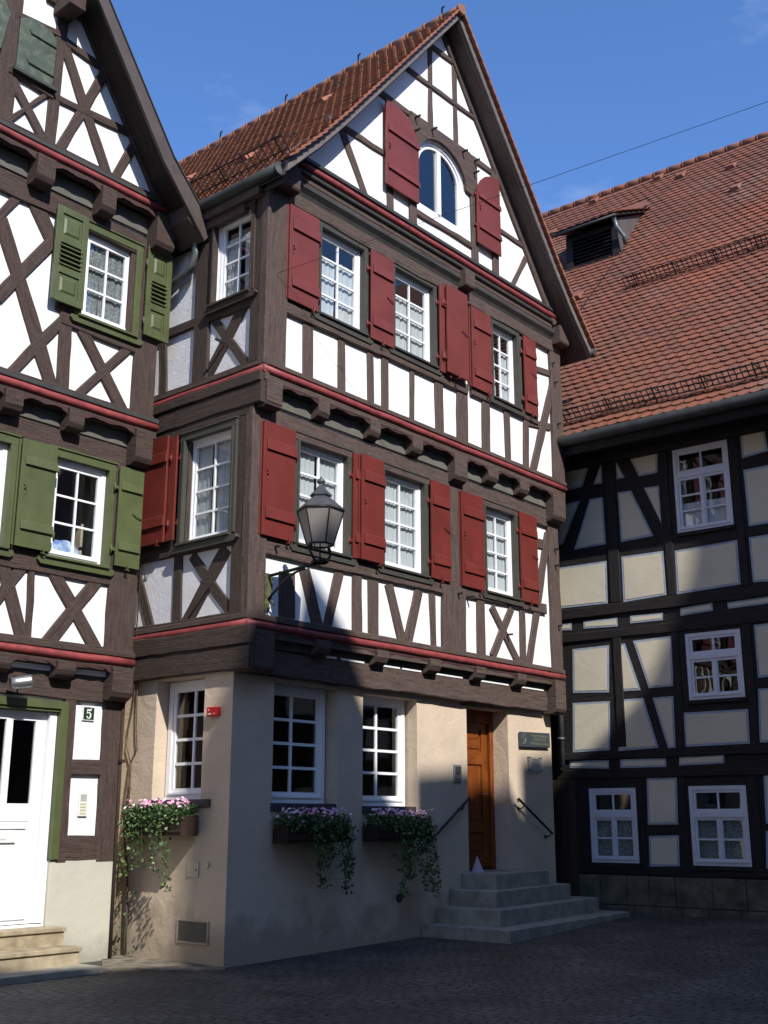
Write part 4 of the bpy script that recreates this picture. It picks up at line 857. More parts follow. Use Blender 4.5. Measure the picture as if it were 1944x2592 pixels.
ledge(LO, [(LM, LA, .07, .25)], 6.745, M_CAP, mroll=M_REDL, munder=M_TIML)
ledge(LO, [(LM, LA, .05, .42)], 9.825, M_CAP, mroll=M_REDL, munder=M_TIML)
def jet(fr, par, segs, b0, b1, zb, zt, m, corner_drop, infz, a_end):
    pr = []
    for i, (a0, a1) in enumerate(segs):
        last = i == len(segs)-1
        beam_end(par, fr, a0, a1, b0, b1, zb-(corner_drop if last else 0), zt, m, .10)
    for i in range(len(segs)-1): scallop(par, fr, segs[i][1]+.005, segs[i+1][0]-.005, b1-.08, b1-.045, zt, M_REDD, .075)
    mb = MB(fr); mb.box(LA, a_end, b0, b0+.05, infz, zt-.02); mb.build('infill_strip', M_STRIP, par)
jet(LM, LO, [(-3.0, -2.68), (-2.05, -1.75), (-1.15, -.90), (-.36, -.05)], .0, .25, 3.22, 3.42, M_TIML, .20, 3.25, -.05)
jet(LM, LO, [(-3.1, -2.85), (-2.2, -1.96), (-1.32, -1.10), (-.30, -.03)], .1, .35, 6.24, 6.52, M_TIML, .20, 6.30, -.02)
jet(LM, LO, [(-3.2, -2.9), (-2.16, -1.90), (-1.19, -.97), (-.29, .02)], .25, .52, 9.22, 9.60, M_TIML, .14, 9.33, -.02)
mb = MB(LM); mb.box(-2.08, -1.84, .42, .80, 11.70, 11.95); mb.build('beam_end', M_TIML, LO, bevel=.01)
# roof
LR_ = [(-3.2, 14.36), (-1.62, 11.95), (-.42, 10.18), (.335, 9.39)]; LL_ = [(-6.74, 9.38), (-5.98, 10.18), (-3.2, 14.36)]
mb = MB(LM)
for T in (LR_, LL_): mb.prism(T+[(a, z-.16) for a, z in T][::-1], -9.4, .90)
mb.build('roof', M_SOFF, LO)
mb = MB(LM)
mb.prism([(a, z+.01) for a, z in LR_]+[(.18, 9.20), (-.574, 10.07), (-1.745, 11.84), (-3.2, 14.02)], .905, .95)
mb.prism([(a, z+.01) for a, z in LL_]+[(-3.2, 14.02), (-5.82, 10.07), (-6.58, 9.20)], .905, .95)
mb.prism([(.33, 9.37), (.19, 9.21), (-.08, 9.45), (-.08, 9.7)], .42, .90)
mb.build('barge_board', mat('barge_board_brown', (.075, .056, .050), .6, .12, 6, .002, 40), LO)
mb = MB(LM)
for T in (LR_, LL_): mb.prism([(a, z+.035) for a, z in T]+[(a, z+.012) for a, z in T][::-1], -9.4, .97)
mb.build('roof_edge', M_CAP, LO)
# windows of the green house
o = window(LO, LM, -1.345, -.545, 4.665, 5.915, .085, 2, 3, fw=.06); casing(o, LM, -1.345, -.545, 4.665, 5.915, .135, w_=.10, m=M_GREEN, sill_ext=.04)
o = window(LO, LM, -2.75, -1.96, 4.665, 5.915, .085, 2, 3, fw=.06); casing(o, LM, -2.75, -1.96, 4.665, 5.915, .135, w_=.10, m=M_GREEN, sill_ext=.03)
o = window(LO, LM, -1.245, -.445, 7.785, 9.015, .235, 2, 3, fw=.075, curtain=('lace', 0, .95)); casing(o, LM, -1.245, -.445, 7.785, 9.015, .285, w_=.10, m=M_GREEN, sill_ext=.05)
shutter(LO, LM, -1.84, -1.36, 4.69, 6.01, .19, 'R', m=M_GREEN, bt=.055); shutter(LO, LM, -.42, -.04, 4.69, 6.0, .19, 'L', m=M_GREEN, bt=.055)
def louvred(a0, a1, z0, z1, b):
    mb = MB(LM); h = z1-z0; w_ = .085
    mb.box(a0, a0+w_, b, b+.035, z0, z1); mb.box(a1-w_, a1, b, b+.035, z0, z1)
    for f0, f1 in ((0, .07), (.30, .37), (.62, .68), (.93, 1)): mb.box(a0+w_, a1-w_, b, b+.0345, z0+h*f0, z0+h*f1)
    for f0, f1 in ((.07, .30), (.68, .93)):
        mb.box(a0+w_, a1-w_, b+.004, b+.016, z0+h*f0, z0+h*f1)
        mb.hexa([(a0+w_+.03+(.03 if k else 0) if i == 0 else a1-w_-.03-(.03 if k else 0), b+.016+.014*k, z0+h*(f0+.035+.02*k) if j == 0 else z0+h*(f1-.035-.02*k)) for i in (0, 1) for k in (0, 1) for j in (0, 1)])
    mb.box(a0+w_, a1-w_, b-.004, b+.002, z0+h*.37, z0+h*.62)
    o = mb.build('shutter', M_GREEN, LO, bevel=.003)
    q = MB(LM)
    for i in range(5):
        c = z0+h*(.385+.048*i)
        q.hexa([(a, bb, zz) for a in (a0+w_-.02, a1-w_+.02) for bb, zz in ((b+.006, c+.034), (b+.006, c+.044), (b+.046, c), (b+.046, c+.010))])
    q.build('louvres', M_GREEN, o)
    hx = a1 if a0 < -1 else a0
    for f in (.15, .8):
        q = MB(LM); q.tube([(hx, b+.01, z0+h*f-.06), (hx, b+.01, z0+h*f+.06)], .014, 6); q.build('hinge', M_GREEN, o)
louvred(-1.735, -1.265, 7.83, 9.13, .34); louvred(-.30, .11, 7.83, 9.14, .34)
mb = MB(LM); mb.prism([(-2.56, 10.60), (-2.04, 10.60), (-2.03, 11.30), (-2.12, 11.39), (-2.28, 11.42), (-2.45, 11.39), (-2.555, 11.33)], .46, .495); o = mb.build('shutter', M_GREEND, LO, bevel=.004)
for z in (10.75, 11.18):
    q = MB(LM); q.tube([(-2.42, .50, z+.06), (-2.40, .505, z+.01), (-2.03, .505, z-.0)], .012, 5); q.build('strap_hinge', M_GREEND, o)
mb = MB(LM); mb.box(-2.60, -1.98, .45, .53, 10.555, 10.595); mb.build('window_sill', M_CAP, LO)
mb = MB(LM); mb.prism([(-3.2, 10.60), (-2.78, 10.75), (-2.70, 11.30), (-2.80, 11.45), (-3.0, 11.6), (-3.2, 11.6)], .46, .495); mb.build('shutter', M_GREEND, LO, bevel=.004)
# white door with green surround
mb = MB(LM); mb.box(-.945, -.845, -.02, .085, 1.158, 2.96); mb.box(-2.3, -.945, -.02, .085, 2.87, 2.96); mb.box(-2.3, -.95, -.05, .06, 2.835, 2.868); mb.box(-2.3, -2.1, -.02, .085, .46, 2.87); mb.build('door_surround', M_GREEN, LO, bevel=.003)
mb = MB(LM); mb.box(-1.045, -.952, -.12, .01, .47, 2.83); mb.box(-2.09, -2.0, -.12, .01, .47, 2.83); mb.build('door_frame', M_WIN, LO, bevel=.004)
mb = MB(LM); x0, x1 = -2.0, -1.05; bs = -.05
for q in ((x0, x0+.13, .47, 2.83), (x1-.14, x1, .47, 2.83), (x0+.13, x1-.14, 2.72, 2.83), (x0+.13, x1-.14, 1.58, 1.78), (x0+.13, x1-.14, .47, .60), (-1.575, -1.49, 1.78, 2.72)): mb.box(q[0], q[1], bs-.04, bs, q[2], q[3])
mb.box(x0+.13, x1-.14, bs-.03, bs-.008, .60, 1.58); mb.box(x0+.16, x1-.17, bs-.008, bs+.010, 1.50, 1.53); mb.box(x0+.1, x1-.1, bs, bs+.02, .52, .60)
do = mb.build('door', M_WIN, LO, bevel=.004)
mb = MB(LM)
for q in ((-1.87, -1.575), (-1.49, -1.19)): mb.quad([(q[0], bs-.028, 1.78), (q[1], bs-.028, 1.78), (q[1], bs-.028, 2.72), (q[0], bs-.028, 2.72)])
mb.build('pane', M_GLASS, do, face=LM.n)
mb = MB(LM); mb.box(-1.62, -1.35, bs, bs+.018, 1.35, 1.46); mb.box(-1.58, -1.47, bs+.018, bs+.024, 1.385, 1.425); mb.build('letter_slot', M_PLASTW, do, bevel=.004)
# room seen through the open upper sash: pale ceiling
mb = MB(LM); mb.tube([(-.045, .07, 3.0), (-.03, .075, -.0)], .022, 6); mb.box(-.07, -.0, .05, .11, 2.28, 2.32); mb.build('rain_pipe', M_TIMD, LO)

# ================================================================== BLACK-TIMBERED HOUSE
RO = thing('half_timbered_house', RW.mat(0, 0, 0), 'large half-timbered house with black beams, cream panels and red roof, on the right', 'house')
RWIN = [(1.20, 2.155, 6.16, 7.60, 3, .30), (1.20, 2.11, 3.43, 4.49, 2, .33), (-.655, .185, .935, 2.10, 2, .34), (1.08, 2.0, .925, 2.11, 2, .34), (3.6, 4.5, .925, 2.11, 2, .34), (3.9, 4.8, 3.43, 4.49, 2, .33), (3.9, 4.8, 6.16, 7.6, 3, .30)]
mb = MB(); wall_sheet(mb, RW, rect(-7, 20, -.6, 8.0), [rect(w_[0], w_[1], w_[2], w_[3]) for w_ in RWIN], 0, .2)
mb.build('wall', M_TIMB, RO, recalc=False)
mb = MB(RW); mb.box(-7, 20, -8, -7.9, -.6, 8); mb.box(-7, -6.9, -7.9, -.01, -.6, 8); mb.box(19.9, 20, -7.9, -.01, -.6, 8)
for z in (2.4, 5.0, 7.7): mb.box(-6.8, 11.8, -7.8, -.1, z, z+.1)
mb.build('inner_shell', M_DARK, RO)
mb = MB(RW); mbb = MB(RW)
def inset(poly, d):
    c = (sum(p[0] for p in poly)/len(poly), sum(p[1] for p in poly)/len(poly)); n = len(poly); outp = []
    ar = sum(poly[i][0]*poly[(i+1) % n][1]-poly[(i+1) % n][0]*poly[i][1] for i in range(n)); sg = 1 if ar > 0 else -1
    for i in range(n):
        p0, p1, p2 = poly[i-1], poly[i], poly[(i+1) % n]
        d1 = Vector((p1[0]-p0[0], p1[1]-p0[1])).normalized(); d2 = Vector((p2[0]-p1[0], p2[1]-p1[1])).normalized()
        n1 = Vector((-d1.y, d1.x))*sg; n2 = Vector((-d2.y, d2.x))*sg; bis = (n1+n2)
        k = d/max(.25, bis.length_squared/2)
        outp.append((p1[0]+bis.x*k, p1[1]+bis.y*k))
    return outp
EX = (rect(3.1, 3.7, 6.1, 7.0), rect(3.0, 3.6, 3.7, 4.5), rect(4.9, 5.9, 6.1, 7.0), rect(3.0, 3.7, 5.17, 5.9), rect(4.0, 5.5, 5.17, 5.9), rect(4.9, 5.9, 3.7, 4.5), rect(2.9, 3.5, 2.72, 3.5), rect(2.7, 3.3, 1.5, 2.25), rect(4.8, 5.6, 1.5, 2.25))
for pl in list(D['RP'])+list(EX):
    pl = [tuple(p) for p in pl]; strip = max(p[1] for p in pl)-min(p[1] for p in pl) < .2
    mb = MB(RW); mb.prism(inset(pl, .030 if strip or len(pl) == 3 else .036), .0, .0125); po = mb.build('plaster_panel', M_CREAM, RO)
    mb = MB(RW); mb.prism(pl, -.004, .008); mb.build('painted_border', M_BLUEB, po)
mb = MB(RW)
for z, w_, pr in ((5.035, .18, .045), (2.62, .12, .04), (2.33, .16, .035), (4.62, .16, .03), (.83, .14, .03), (7.78, .2, .05)): mb.beam(-6.5, z, 8, z, w_, -.03, pr, .008)
for a, z0, z1, w_ in ((0.0, 2.75, 4.55, .15), (.03, 5.15, 7.65, .20), (1.04, 5.15, 7.65, .14), (2.27, 5.15, 7.65, .13), (1.03, 2.7, 4.55, .13), (2.22, 2.7, 4.55, .13), (-.95, .0, 2.25, .22), (.28, .9, 2.3, .1), (.98, .9, 2.3, .12), (2.13, .9, 2.3, .14)): mb.beam(a, z0, a, z1, w_, -.03, .016+R.random()*.008, .005)
mb.build('timber_frame', M_TIMB, RO)
mb = MB(RW); x = -6.8
while x < -.93: mb.box(x, x+.17, .02, .06, .0, 2.25); x += .18
mb.build('timber_boards', M_TIMD, RO)
for i, (a0, a1, z0, z1, rows, tr) in enumerate(RWIN):
    o = window(RO, RW, a0, a1, z0, z1, -.005, 2, rows, m=M_WINB, transom=tr, fw=.06, sw=.045, mw=.03, curtain=('lace', 0, .62) if z0 < 2 else (('cloth', 0, .35) if rows == 3 else None))
    mb = MB(RW); mb.box(a0-.03, a1+.03, -.01, .05, z0-.06, z0-.006); mb.build('window_sill', M_TIMB, o)
# plinth of squared stone blocks
mb = MB(RW)
def blocks(z0, z1, b1, lens, a):
    for l in lens:
        mb.box(a+.004, a+l-.004, -.02, b1+R.uniform(-.006, .006), z0+R.uniform(0, .004), z1-.006+R.uniform(-.004, 0)); a += l
blocks(.30, .752, .045, [.40, .46, .38, .44, .60, .52, .7, .5, .6, .7, .5, .6, .7], -.90); blocks(.0, .30, .075, [.35, .5, .42, .36, .42, .5, .46, .6, .5, .7, .5, .6, .7], -.75)
mb.build('plinth', M_PLIN, RO, bevel=.012)
mb = MB(); f_ = [mb.bm.verts.new(RW.p(20, q, z)) for q, z in ((0, 8), (.7, 7.95), (-7.3, 17.5), (-8, 8))]; mb.face(f_); mb.build('gable_end', M_TIMB, RO)
# eave, gutter, roof
RE_B, RE_Z, RP_ = .76, 7.97, radians(50)
mb = MB(RW); mb.box(-7, 12, .0, .70, 7.80, 7.86); mb.box(-7, 12, .62, .70, 7.66, 7.80); mb.box(-7, 12, .0, .12, 7.60, 7.80); mb.build('eave_board', M_TIMB, RO)
mb = MB(RW); mb.tube([(-7+i*.5, .80, 7.885) for i in range(39)], .095, 12); mb.build('gutter', M_ZINCD, RO)
TB = 7.93
mb = MB(RW)
def rr(a, b, h=0): return RW.p(a, b, RE_Z+(RE_B-b)*tan(RP_))+(RW.n*sin(RP_)+Vector((0, 0, cos(RP_))))*h
v = [mb.bm.verts.new(rr(a, b, h)) for a in (-8, 20.4) for b in (RE_B, RE_B-TB) for h in (-.12, -.002)]
for fc in ((0, 1, 3, 2), (4, 6, 7, 5), (0, 4, 5, 1), (2, 3, 7, 6), (0, 2, 6, 4), (1, 5, 7, 3)): mb.face([v[i] for i in fc])
mb.build('roof', M_TILER, RO)
SLV = (-RW.n*cos(RP_)+Vector((0, 0, sin(RP_)))); NRV = (RW.n*sin(RP_)+Vector((0, 0, cos(RP_))))
DA0, DA1, DBF, DBT = -2.80, -1.48, -4.15, -6.2       # dormer footprint
def rclip(x, d):
    b = RE_B-d*cos(RP_)
    return not (DA0+.02 < x < DA1-.02 and b < DBF-.1 and b > DBT-(x-DA0)*.0)
tile_field('tile_roof', M_TILER, RO, lambda d, x: (rr(x, RE_B)+SLV*d, SLV, NRV, RW.u), int(TB/cos(RP_)/.187), -7.4, 7.5, .205, .187, clip=rclip, rag=.006)
mb = MB(RW); a = -7.5; zr = RE_Z+TB*tan(RP_)
while a < 8: mb.tube([(a, RE_B-TB, zr+.02), (a+.38, RE_B-TB, zr+.010)], .10, 10); mb.tube([(a, RE_B-TB, zr+.018), (a+.05, RE_B-TB, zr+.016)], .108, 10); a += .38
mb.build('ridge_tiles', M_TILER, RO)
def guard(b0, x0, x1):
    mb = MB(); d = (RE_B-b0)/cos(RP_)
    def g(x, h, s=0): return rr(x, RE_B)+SLV*(d+s)+NRV*h
    for h in (.06, .165, .27): mb.tube([g(x0+(x1-x0)*i/30, h) for i in range(31)], .012, 5)
    x = x0
    while x < x1: mb.tube([g(x, .04), g(x, .29)], .010, 4); x += .10
    x = x0+.25
    while x < x1: mb.tube([g(x, .31), g(x, .0), g(x, .02, .35)], .015, 5); mb.tube([g(x, .30), g(x, .05, .25)], .011, 5); x += .85
    mb.build('snow_guard', M_IRON, RO)
guard(.45, -1.6, 7.3); guard(-2.85, -.75, 7.3)
# dormer with louvres
def dz(b): return RE_Z+(RE_B-b)*tan(RP_)
zb0 = dz(DBF); zt = zb0+.86; fb = DBF
mb = MB(RW); mb.box(DA0, DA0+.16, fb-.12, fb, zb0-.1, zt); mb.box(DA1-.16, DA1, fb-.12, fb, zb0-.1, zt); mb.box(DA0+.16, DA1-.16, fb-.12, fb, zb0-.12, zb0+.07); mb.box(DA0+.16, DA1-.16, fb-.12, fb, zt-.10, zt)
dm = mb.build('dormer', M_TIMB, RO)
mb = MB(RW)
for i in range(7):
    c = zb0+.12+i*.092; mb.hexa([(a, bb, zz) for a in (DA0+.16, DA1-.16) for bb, zz in ((fb-.10, c+.05), (fb-.10, c+.065), (fb-.02, c-.01), (fb-.02, c+.005))])
mb.build('louvres', M_TIMB, dm)
dsl = .50                                              # dormer roof slope
bj = (RE_Z+RE_B*tan(RP_)-(zt+.06)-dsl*(fb+.25))/(tan(RP_)-dsl)
mb = MB(RW)
for a in (DA0, DA1-.03):
    pl_ = [(fb-.01, zb0-.05), (fb-.01, zt+.10), (bj, dz(bj)-.05)]
    f0 = [mb.bm.verts.new(RW.p(a, *q)) for q in pl_]; f1 = [mb.bm.verts.new(RW.p(a+.03, *q)) for q in pl_]; mb.face(f0); mb.face(f1[::-1])
    for i in range(3): mb.face([f0[i], f0[(i+1) % 3], f1[(i+1) % 3], f1[i]])
mb.build('dormer_cheek', mat('grey_cheek', (.085, .068, .066), .8, .1), dm)
mb = MB(RW)
v = [mb.bm.verts.new(RW.p(a, b, (zt+.03)+(fb+.25-b)*dsl+h)) for a in (DA0-.22, DA1+.10) for b in (fb+.25, bj+.15) for h in (0, .045)]
for fc in ((0, 1, 3, 2), (4, 6, 7, 5), (0, 4, 5, 1), (2, 3, 7, 6), (0, 2, 6, 4), (1, 5, 7, 3)): mb.face([v[i] for i in fc])
mb.build('dormer_roof', M_TIMB, dm)
dsv = (-RW.n+Vector((0, 0, dsl))).normalized(); dnv = (RW.n*dsl+Vector((0, 0, 1))).normalized()
tile_field('dormer_tiles', M_TILER, dm, lambda d, x: (RW.p(x, fb+.27, zt+.09)+dsv*d, dsv, dnv, RW.u), int((fb+.25-bj+.1)*1.12/.16), DA0-.25, DA1+.22, .205, .16)
mb = MB(RW); mb.tube([(DA1+.02, fb+.22, zt+.0), (DA1+.05, fb+.16, zt-.2), (DA1+.16, fb+.05, zt-.42), (DA1+.16, fb-.02, zt-.62)], .05, 8); mb.build('rain_pipe', M_ZINC, dm)
mb = MB(RW); mb.tube([(DA0-.22, fb+.28, zt+.03), (DA1+.1, fb+.28, zt+.03)], .032, 8); mb.build('gutter', M_CAP, dm)
for i, (a, b) in enumerate(((-4.2, -6.0), (-3.4, -6.9), (-1.6, -6.9), (-.9, -6.6), (.5, -6.2), (-2.0, -3.0), (-1.9, -1.0), (.9, -5.2))):
    mb = MB(); c = rr(a, b, .04)
    A = [c+RW.u*o+SLV*q+NRV*h for o, q, h in ((-.12, -.05, 0), (.12, -.05, 0), (.12, .28, .02), (-.12, .28, .02), (-.08, -.02, .08), (.08, -.02, .08))]
    v = [mb.bm.verts.new(q) for q in A]
    for fc in ((0, 1, 5, 4), (4, 5, 2, 3), (0, 4, 3), (1, 2, 5)): mb.face([v[k] for k in fc])
    mb.build('vent_tile', M_TILER, RO)
mb = MB(); mb.tube([rr(-1.50, -3.9, .03), rr(-1.7, -2.4, .06), rr(-1.85, -1.2, .05)], .010, 5); mb.build('lightning_wire', M_IRON, RO)
# rain pipe in the corner between the houses
mb = MB(RW); mb.tube([(-1.07, .10, 6.35), (-1.07, .10, 5.9), (-1.08, .10, 2.45)], .055, 10); mb.tube([(-1.07, .10, 6.5), (-1.07, .10, 6.3)], .09, 10)
for z in (5.6, 4.2, 2.9): mb.tube([(-1.075, .10, z), (-1.075, .10, z+.04)], .066, 10)
mb.build('rain_pipe', M_ZINC, RO)
# ================================================================== STREET LAMP ON ITS BRACKET
lp = thing('street_lamp', HM.mat(.25, .2, 4.0), 'old six-sided street lantern with frosted panes on an iron wall bracket', 'lamp')
LA_, LB = .25, 1.15
mb = MB(HM); mb.beam(.25, 4.50, .25, 4.03, .075, .262, .287, .0, .004); mb.prism([(.22, 4.50), (.33, 4.46), (.315, 4.3), (.27, 4.22), (.26, 4.06), (.22, 4.03)], .287, .295)
for z in (4.46, 4.07): mb.tube([(.25, .27, z), (.25, .315, z)], .022, 6)
mb.tube([(.27, .30, 4.22), (.29, .33, 4.13), (.32, .35, 4.10)], .02, 6, r1=.004)
mb.build('wall_plate', M_OLIVE, lp)
mb = MB(HM); mb.tube([(LA_, .28, 4.465), (LA_, .7, 4.485), (LA_, LB, 4.515)], .020, 8)
mb.tube([(LA_, .285, 4.17)]+[(LA_, .285+.62*t, 4.17+.30*sin(t*pi/2)) for t in (.15, .3, .45, .6, .75, .9, 1.0)], .015, 8)
mb.tube([(LA_, LB, 4.515), (LA_, LB, 4.47), (LA_+.015, LB, 4.455), (LA_, LB, 4.44)], .006, 5)
mb.build('bracket_arm', M_IRON, lp)
c = (LA_, LB, 4.5); rot = radians(-49.67)+radians(45.5)
mb = MB(HM)
def ring(z, r, th=.012, seg=6):
    q = HM.p(LA_, LB, z); pts = [q+Vector((cos(rot+2*pi*k/seg)*r, sin(rot+2*pi*k/seg)*r, 0)) for k in range(seg)]
    f = mb.fr; mb.fr = None
    for k in range(seg): mb.tube([pts[k], pts[(k+1) % seg]], th, 6)
    mb.fr = f; return pts
r0 = ring(4.52, .10); r1 = ring(4.72, .158, .014); r2 = ring(5.13, .28, .010)
mb.fr = None
for k in range(6): mb.tube([r1[k], r2[k]], .009, 5)
for k in (1, 4): mb.tube([r1[k], (r1[k]+r0[k])/2+(r1[k]-HM.p(LA_, LB, 4.72))*.45, r0[k]], .017, 6); mb.tube([r1[k]+(r1[k]-HM.p(LA_, LB, 4.72))*.05, r1[k]+(r1[k]-HM.p(LA_, LB, 4.72))*.22-Vector((0, 0, .05))], .022, 6)
mb.fr = HM
mb.lathe(c, [(.10, .0), (.10, .03), (.0, .03)], 6, rot=rot); mb.tube([(LA_, LB, 4.52), (LA_, LB, 4.77)], .010, 6)
mb.lathe((LA_, LB, 4.76), [(.06, 0), (.06, .012), (0, .012)], 12); mb.build('lantern_frame', M_IRON, lp)
mb = MB(HM); mb.lathe(c, [(.286, .628), (.292, .645), (.115, .80), (.115, .81), (.135, .815), (.135, .832), (.118, .84), (.118, .852), (.105, .856)], 6, rot=rot)
mb.lathe(c, [(.10, .856), (.05, .925), (.032, .95)], 6, rot=rot); mb.lathe(c, [(.028, .95), (.02, .958), (.045, .98), (.052, 1.0), (.042, 1.022), (.014, 1.04), (.011, 1.055), (.0, 1.065)], 14, True)
mb.build('lantern_roof', mat('lantern_grey_iron', (.10, .105, .115), .38, .15, 8, metal=.4), lp)
mb = MB(HM); mb.lathe(c, [(.153, .222), (.275, .628)], 6, rot=rot)
gm = bpy.data.materials.new('frosted_pane'); gm.use_nodes = True; N = gm.node_tree.nodes; L = gm.node_tree.links; N.clear()
o_ = N.new('ShaderNodeOutputMaterial'); m1 = N.new('ShaderNodeMixShader'); d1 = N.new('ShaderNodeBsdfDiffuse'); d1.inputs[0].default_value = (.46, .41, .37, 1); t1 = N.new('ShaderNodeBsdfTranslucent'); t1.inputs[0].default_value = (.55, .49, .45, 1)
tp = N.new('ShaderNodeBsdfTransparent'); m2 = N.new('ShaderNodeMixShader'); m1.inputs[0].default_value = .4; m2.inputs[0].default_value = .94
g1 = N.new('ShaderNodeBsdfGlossy'); g1.inputs['Roughness'].default_value = .25; m3 = N.new('ShaderNodeMixShader'); m3.inputs[0].default_value = .06
L.new(d1.outputs[0], m1.inputs[1]); L.new(t1.outputs[0], m1.inputs[2]); L.new(tp.outputs[0], m2.inputs[1]); L.new(m1.outputs[0], m2.inputs[2]); L.new(m2.outputs[0], m3.inputs[1]); L.new(g1.outputs[0], m3.inputs[2]); L.new(m3.outputs[0], o_.inputs[0])
mb.build('lantern_glass', gm, lp)

# ================================================================== FLOWER BOXES
def leaf(mb, p, s, mi=0):
    u = Vector((R.gauss(0, 1), R.gauss(0, 1), R.gauss(0, .6))).normalized(); v = u.cross(Vector((R.gauss(0, 1), R.gauss(0, 1), R.gauss(0, 1)))).normalized()
    pts = [(0, -.5), (.5, -.25), (.32, .12), (.0, .6), (-.32, .12), (-.5, -.25)]
    w3 = u.cross(v)
    f = mb.bm.faces.new([mb.bm.verts.new(p+u*(x*s)+v*(y*s)+w3*(abs(x)*s*.25)) for x, y in pts]); f.material_index = mi
def flower_box(fr, a0, a1, z0, z1, b1, label, strands, sunny, n_fl=98):
    t = thing('flower_box', fr.mat((a0+a1)/2, 0, z0), label, 'flower box', 'flower boxes under the ground floor windows')
    mb = MB(fr); th = .02
    mb.box(a0, a1, b1-th, b1, z0, z1); mb.box(a0, a1, .03, .03+th, z0, z1); mb.box(a0, a0+th, .03+th, b1-th, z0, z1); mb.box(a1-th, a1, .03+th, b1-th, z0, z1); mb.box(a0+th, a1-th, .03+th, b1-th, z0, z0+th)
    for z in (z0+.05, z1-.05): mb.box(a0-.008, a1+.008, b1, b1+.012, z-.012, z+.012)
    mb.build('planter', M_BOX, t, bevel=.003)
    mb = MB(fr); mb.box(a0+th, a1-th, .05, b1-th, z0+th, z1-.03); mb.build('soil', M_MOSS, t)
    mb = MB()
    for i in range(2300):                             # leafy mound over the box
        a = R.uniform(a0-.01, a1+.02); b = R.uniform(.02, b1+.05); z = z1+R.random()**1.2*.17-.04
        if b > b1: z -= R.random()*.06
        leaf(mb, fr.p(a, b, z), R.uniform(.02, .042), 1 if R.random() < .12 else 0)
    mb.build('leaves', [M_LEAF, M_LEAF2], t, recalc=False)
    mb = MB()
    for (sa, bot, dens, sway, wd) in strands:
        ln = z1-bot; n = int(ln*dens*(1.1 if sunny > .5 else 1.6))
        for k in range(n):
            q = R.random()**1.15; z = z1-ln*q; a = sa+sway*q+R.gauss(0, wd*1.15*(1-.65*q)); b = b1+.02+R.uniform(-.05, .06)-.04*q
            leaf(mb, fr.p(a, max(.03, b), z), R.uniform(.024, .052), 1 if R.random() < (.30 if sunny else .10)+.2*q*sunny else 0)
        for _ in range(4):
            pth = [(sa+R.uniform(-wd, wd)*1.2, b1-.02, z1)]; m_ = R.uniform(.6, 1)
            for k in range(1, 6): pth.append((pth[0][0]+sway*k/5*m_+R.uniform(-.02, .02), b1+.03-.02*k/5, z1-ln*m_*k/5))
            mb.fr = fr; mb.tube(pth, .003, 4); mb.fr = None
    mb.build('trailing_ivy', [M_LEAF, M_LEAF2], t, recalc=False)
    for i in range(n_fl):
        a = a0+(a1-a0)*R.random(); b = R.uniform(.03, b1+.03); z = z1+R.uniform(.09, .20)-(.09 if R.random() < .12 else 0)
        c = fr.p(a, b, z); r = R.uniform(.016, .030); mb = MB()
        up = Vector((R.gauss(0, .5), R.gauss(-.5, .4), 1)).normalized(); x = up.cross(Vector((1, 0, 0))).normalized(); y = up.cross(x)
        top = mb.bm.verts.new(c+up*r*.55); rg = [mb.bm.verts.new(c+x*cos(k*pi/4)*r*(1 if k % 2 else .86)+y*sin(k*pi/4)*r*(1 if k % 2 else .86)) for k in range(8)]; bt = mb.bm.verts.new(c-up*r*.5)
        for k in range(8): mb.bm.faces.new((top, rg[k], rg[(k+1) % 8])); mb.bm.faces.new((bt, rg[(k+1) % 8], rg[k]))
        mb.build('flower', M_PETALW if R.random() < .3 else M_PETAL, t, recalc=False)
    return t
flower_box(HM, .68, 1.76, 1.33, 1.54, .29, 'flower box with pink daisies and ivy under the left window of the shaded front', [(1.15, .80, 150, .18, .07), (1.35, 1.05, 130, .05, .09), (1.62, .72, 170, .12, .07), (1.74, .95, 150, .05, .05), (1.5, 1.15, 260, 0, .13)], 0)
flower_box(HM, 2.30, 3.40, 1.33, 1.54, .29, 'flower box with pink daisies and long ivy beside the stair handrail', [(2.78, .62, 170, .10, .08), (2.95, .85, 140, .05, .08), (3.18, .68, 170, .16, .08), (3.38, .60, 170, .14, .07), (3.1, 1.15, 260, 0, .16)], .3)
flower_box(SW, -1.56, -.49, 1.42, 1.65, .29, 'flower box with pink daisies and sunlit yellow-green ivy beside the green-shuttered house', [(-1.48, .95, 170, -.02, .10), (-1.26, 1.06, 120, .0, .09), (-.98, .98, 140, .02, .07), (-.85, .80, 130, .14, .06), (-1.35, 1.3, 260, 0, .15)], .8)

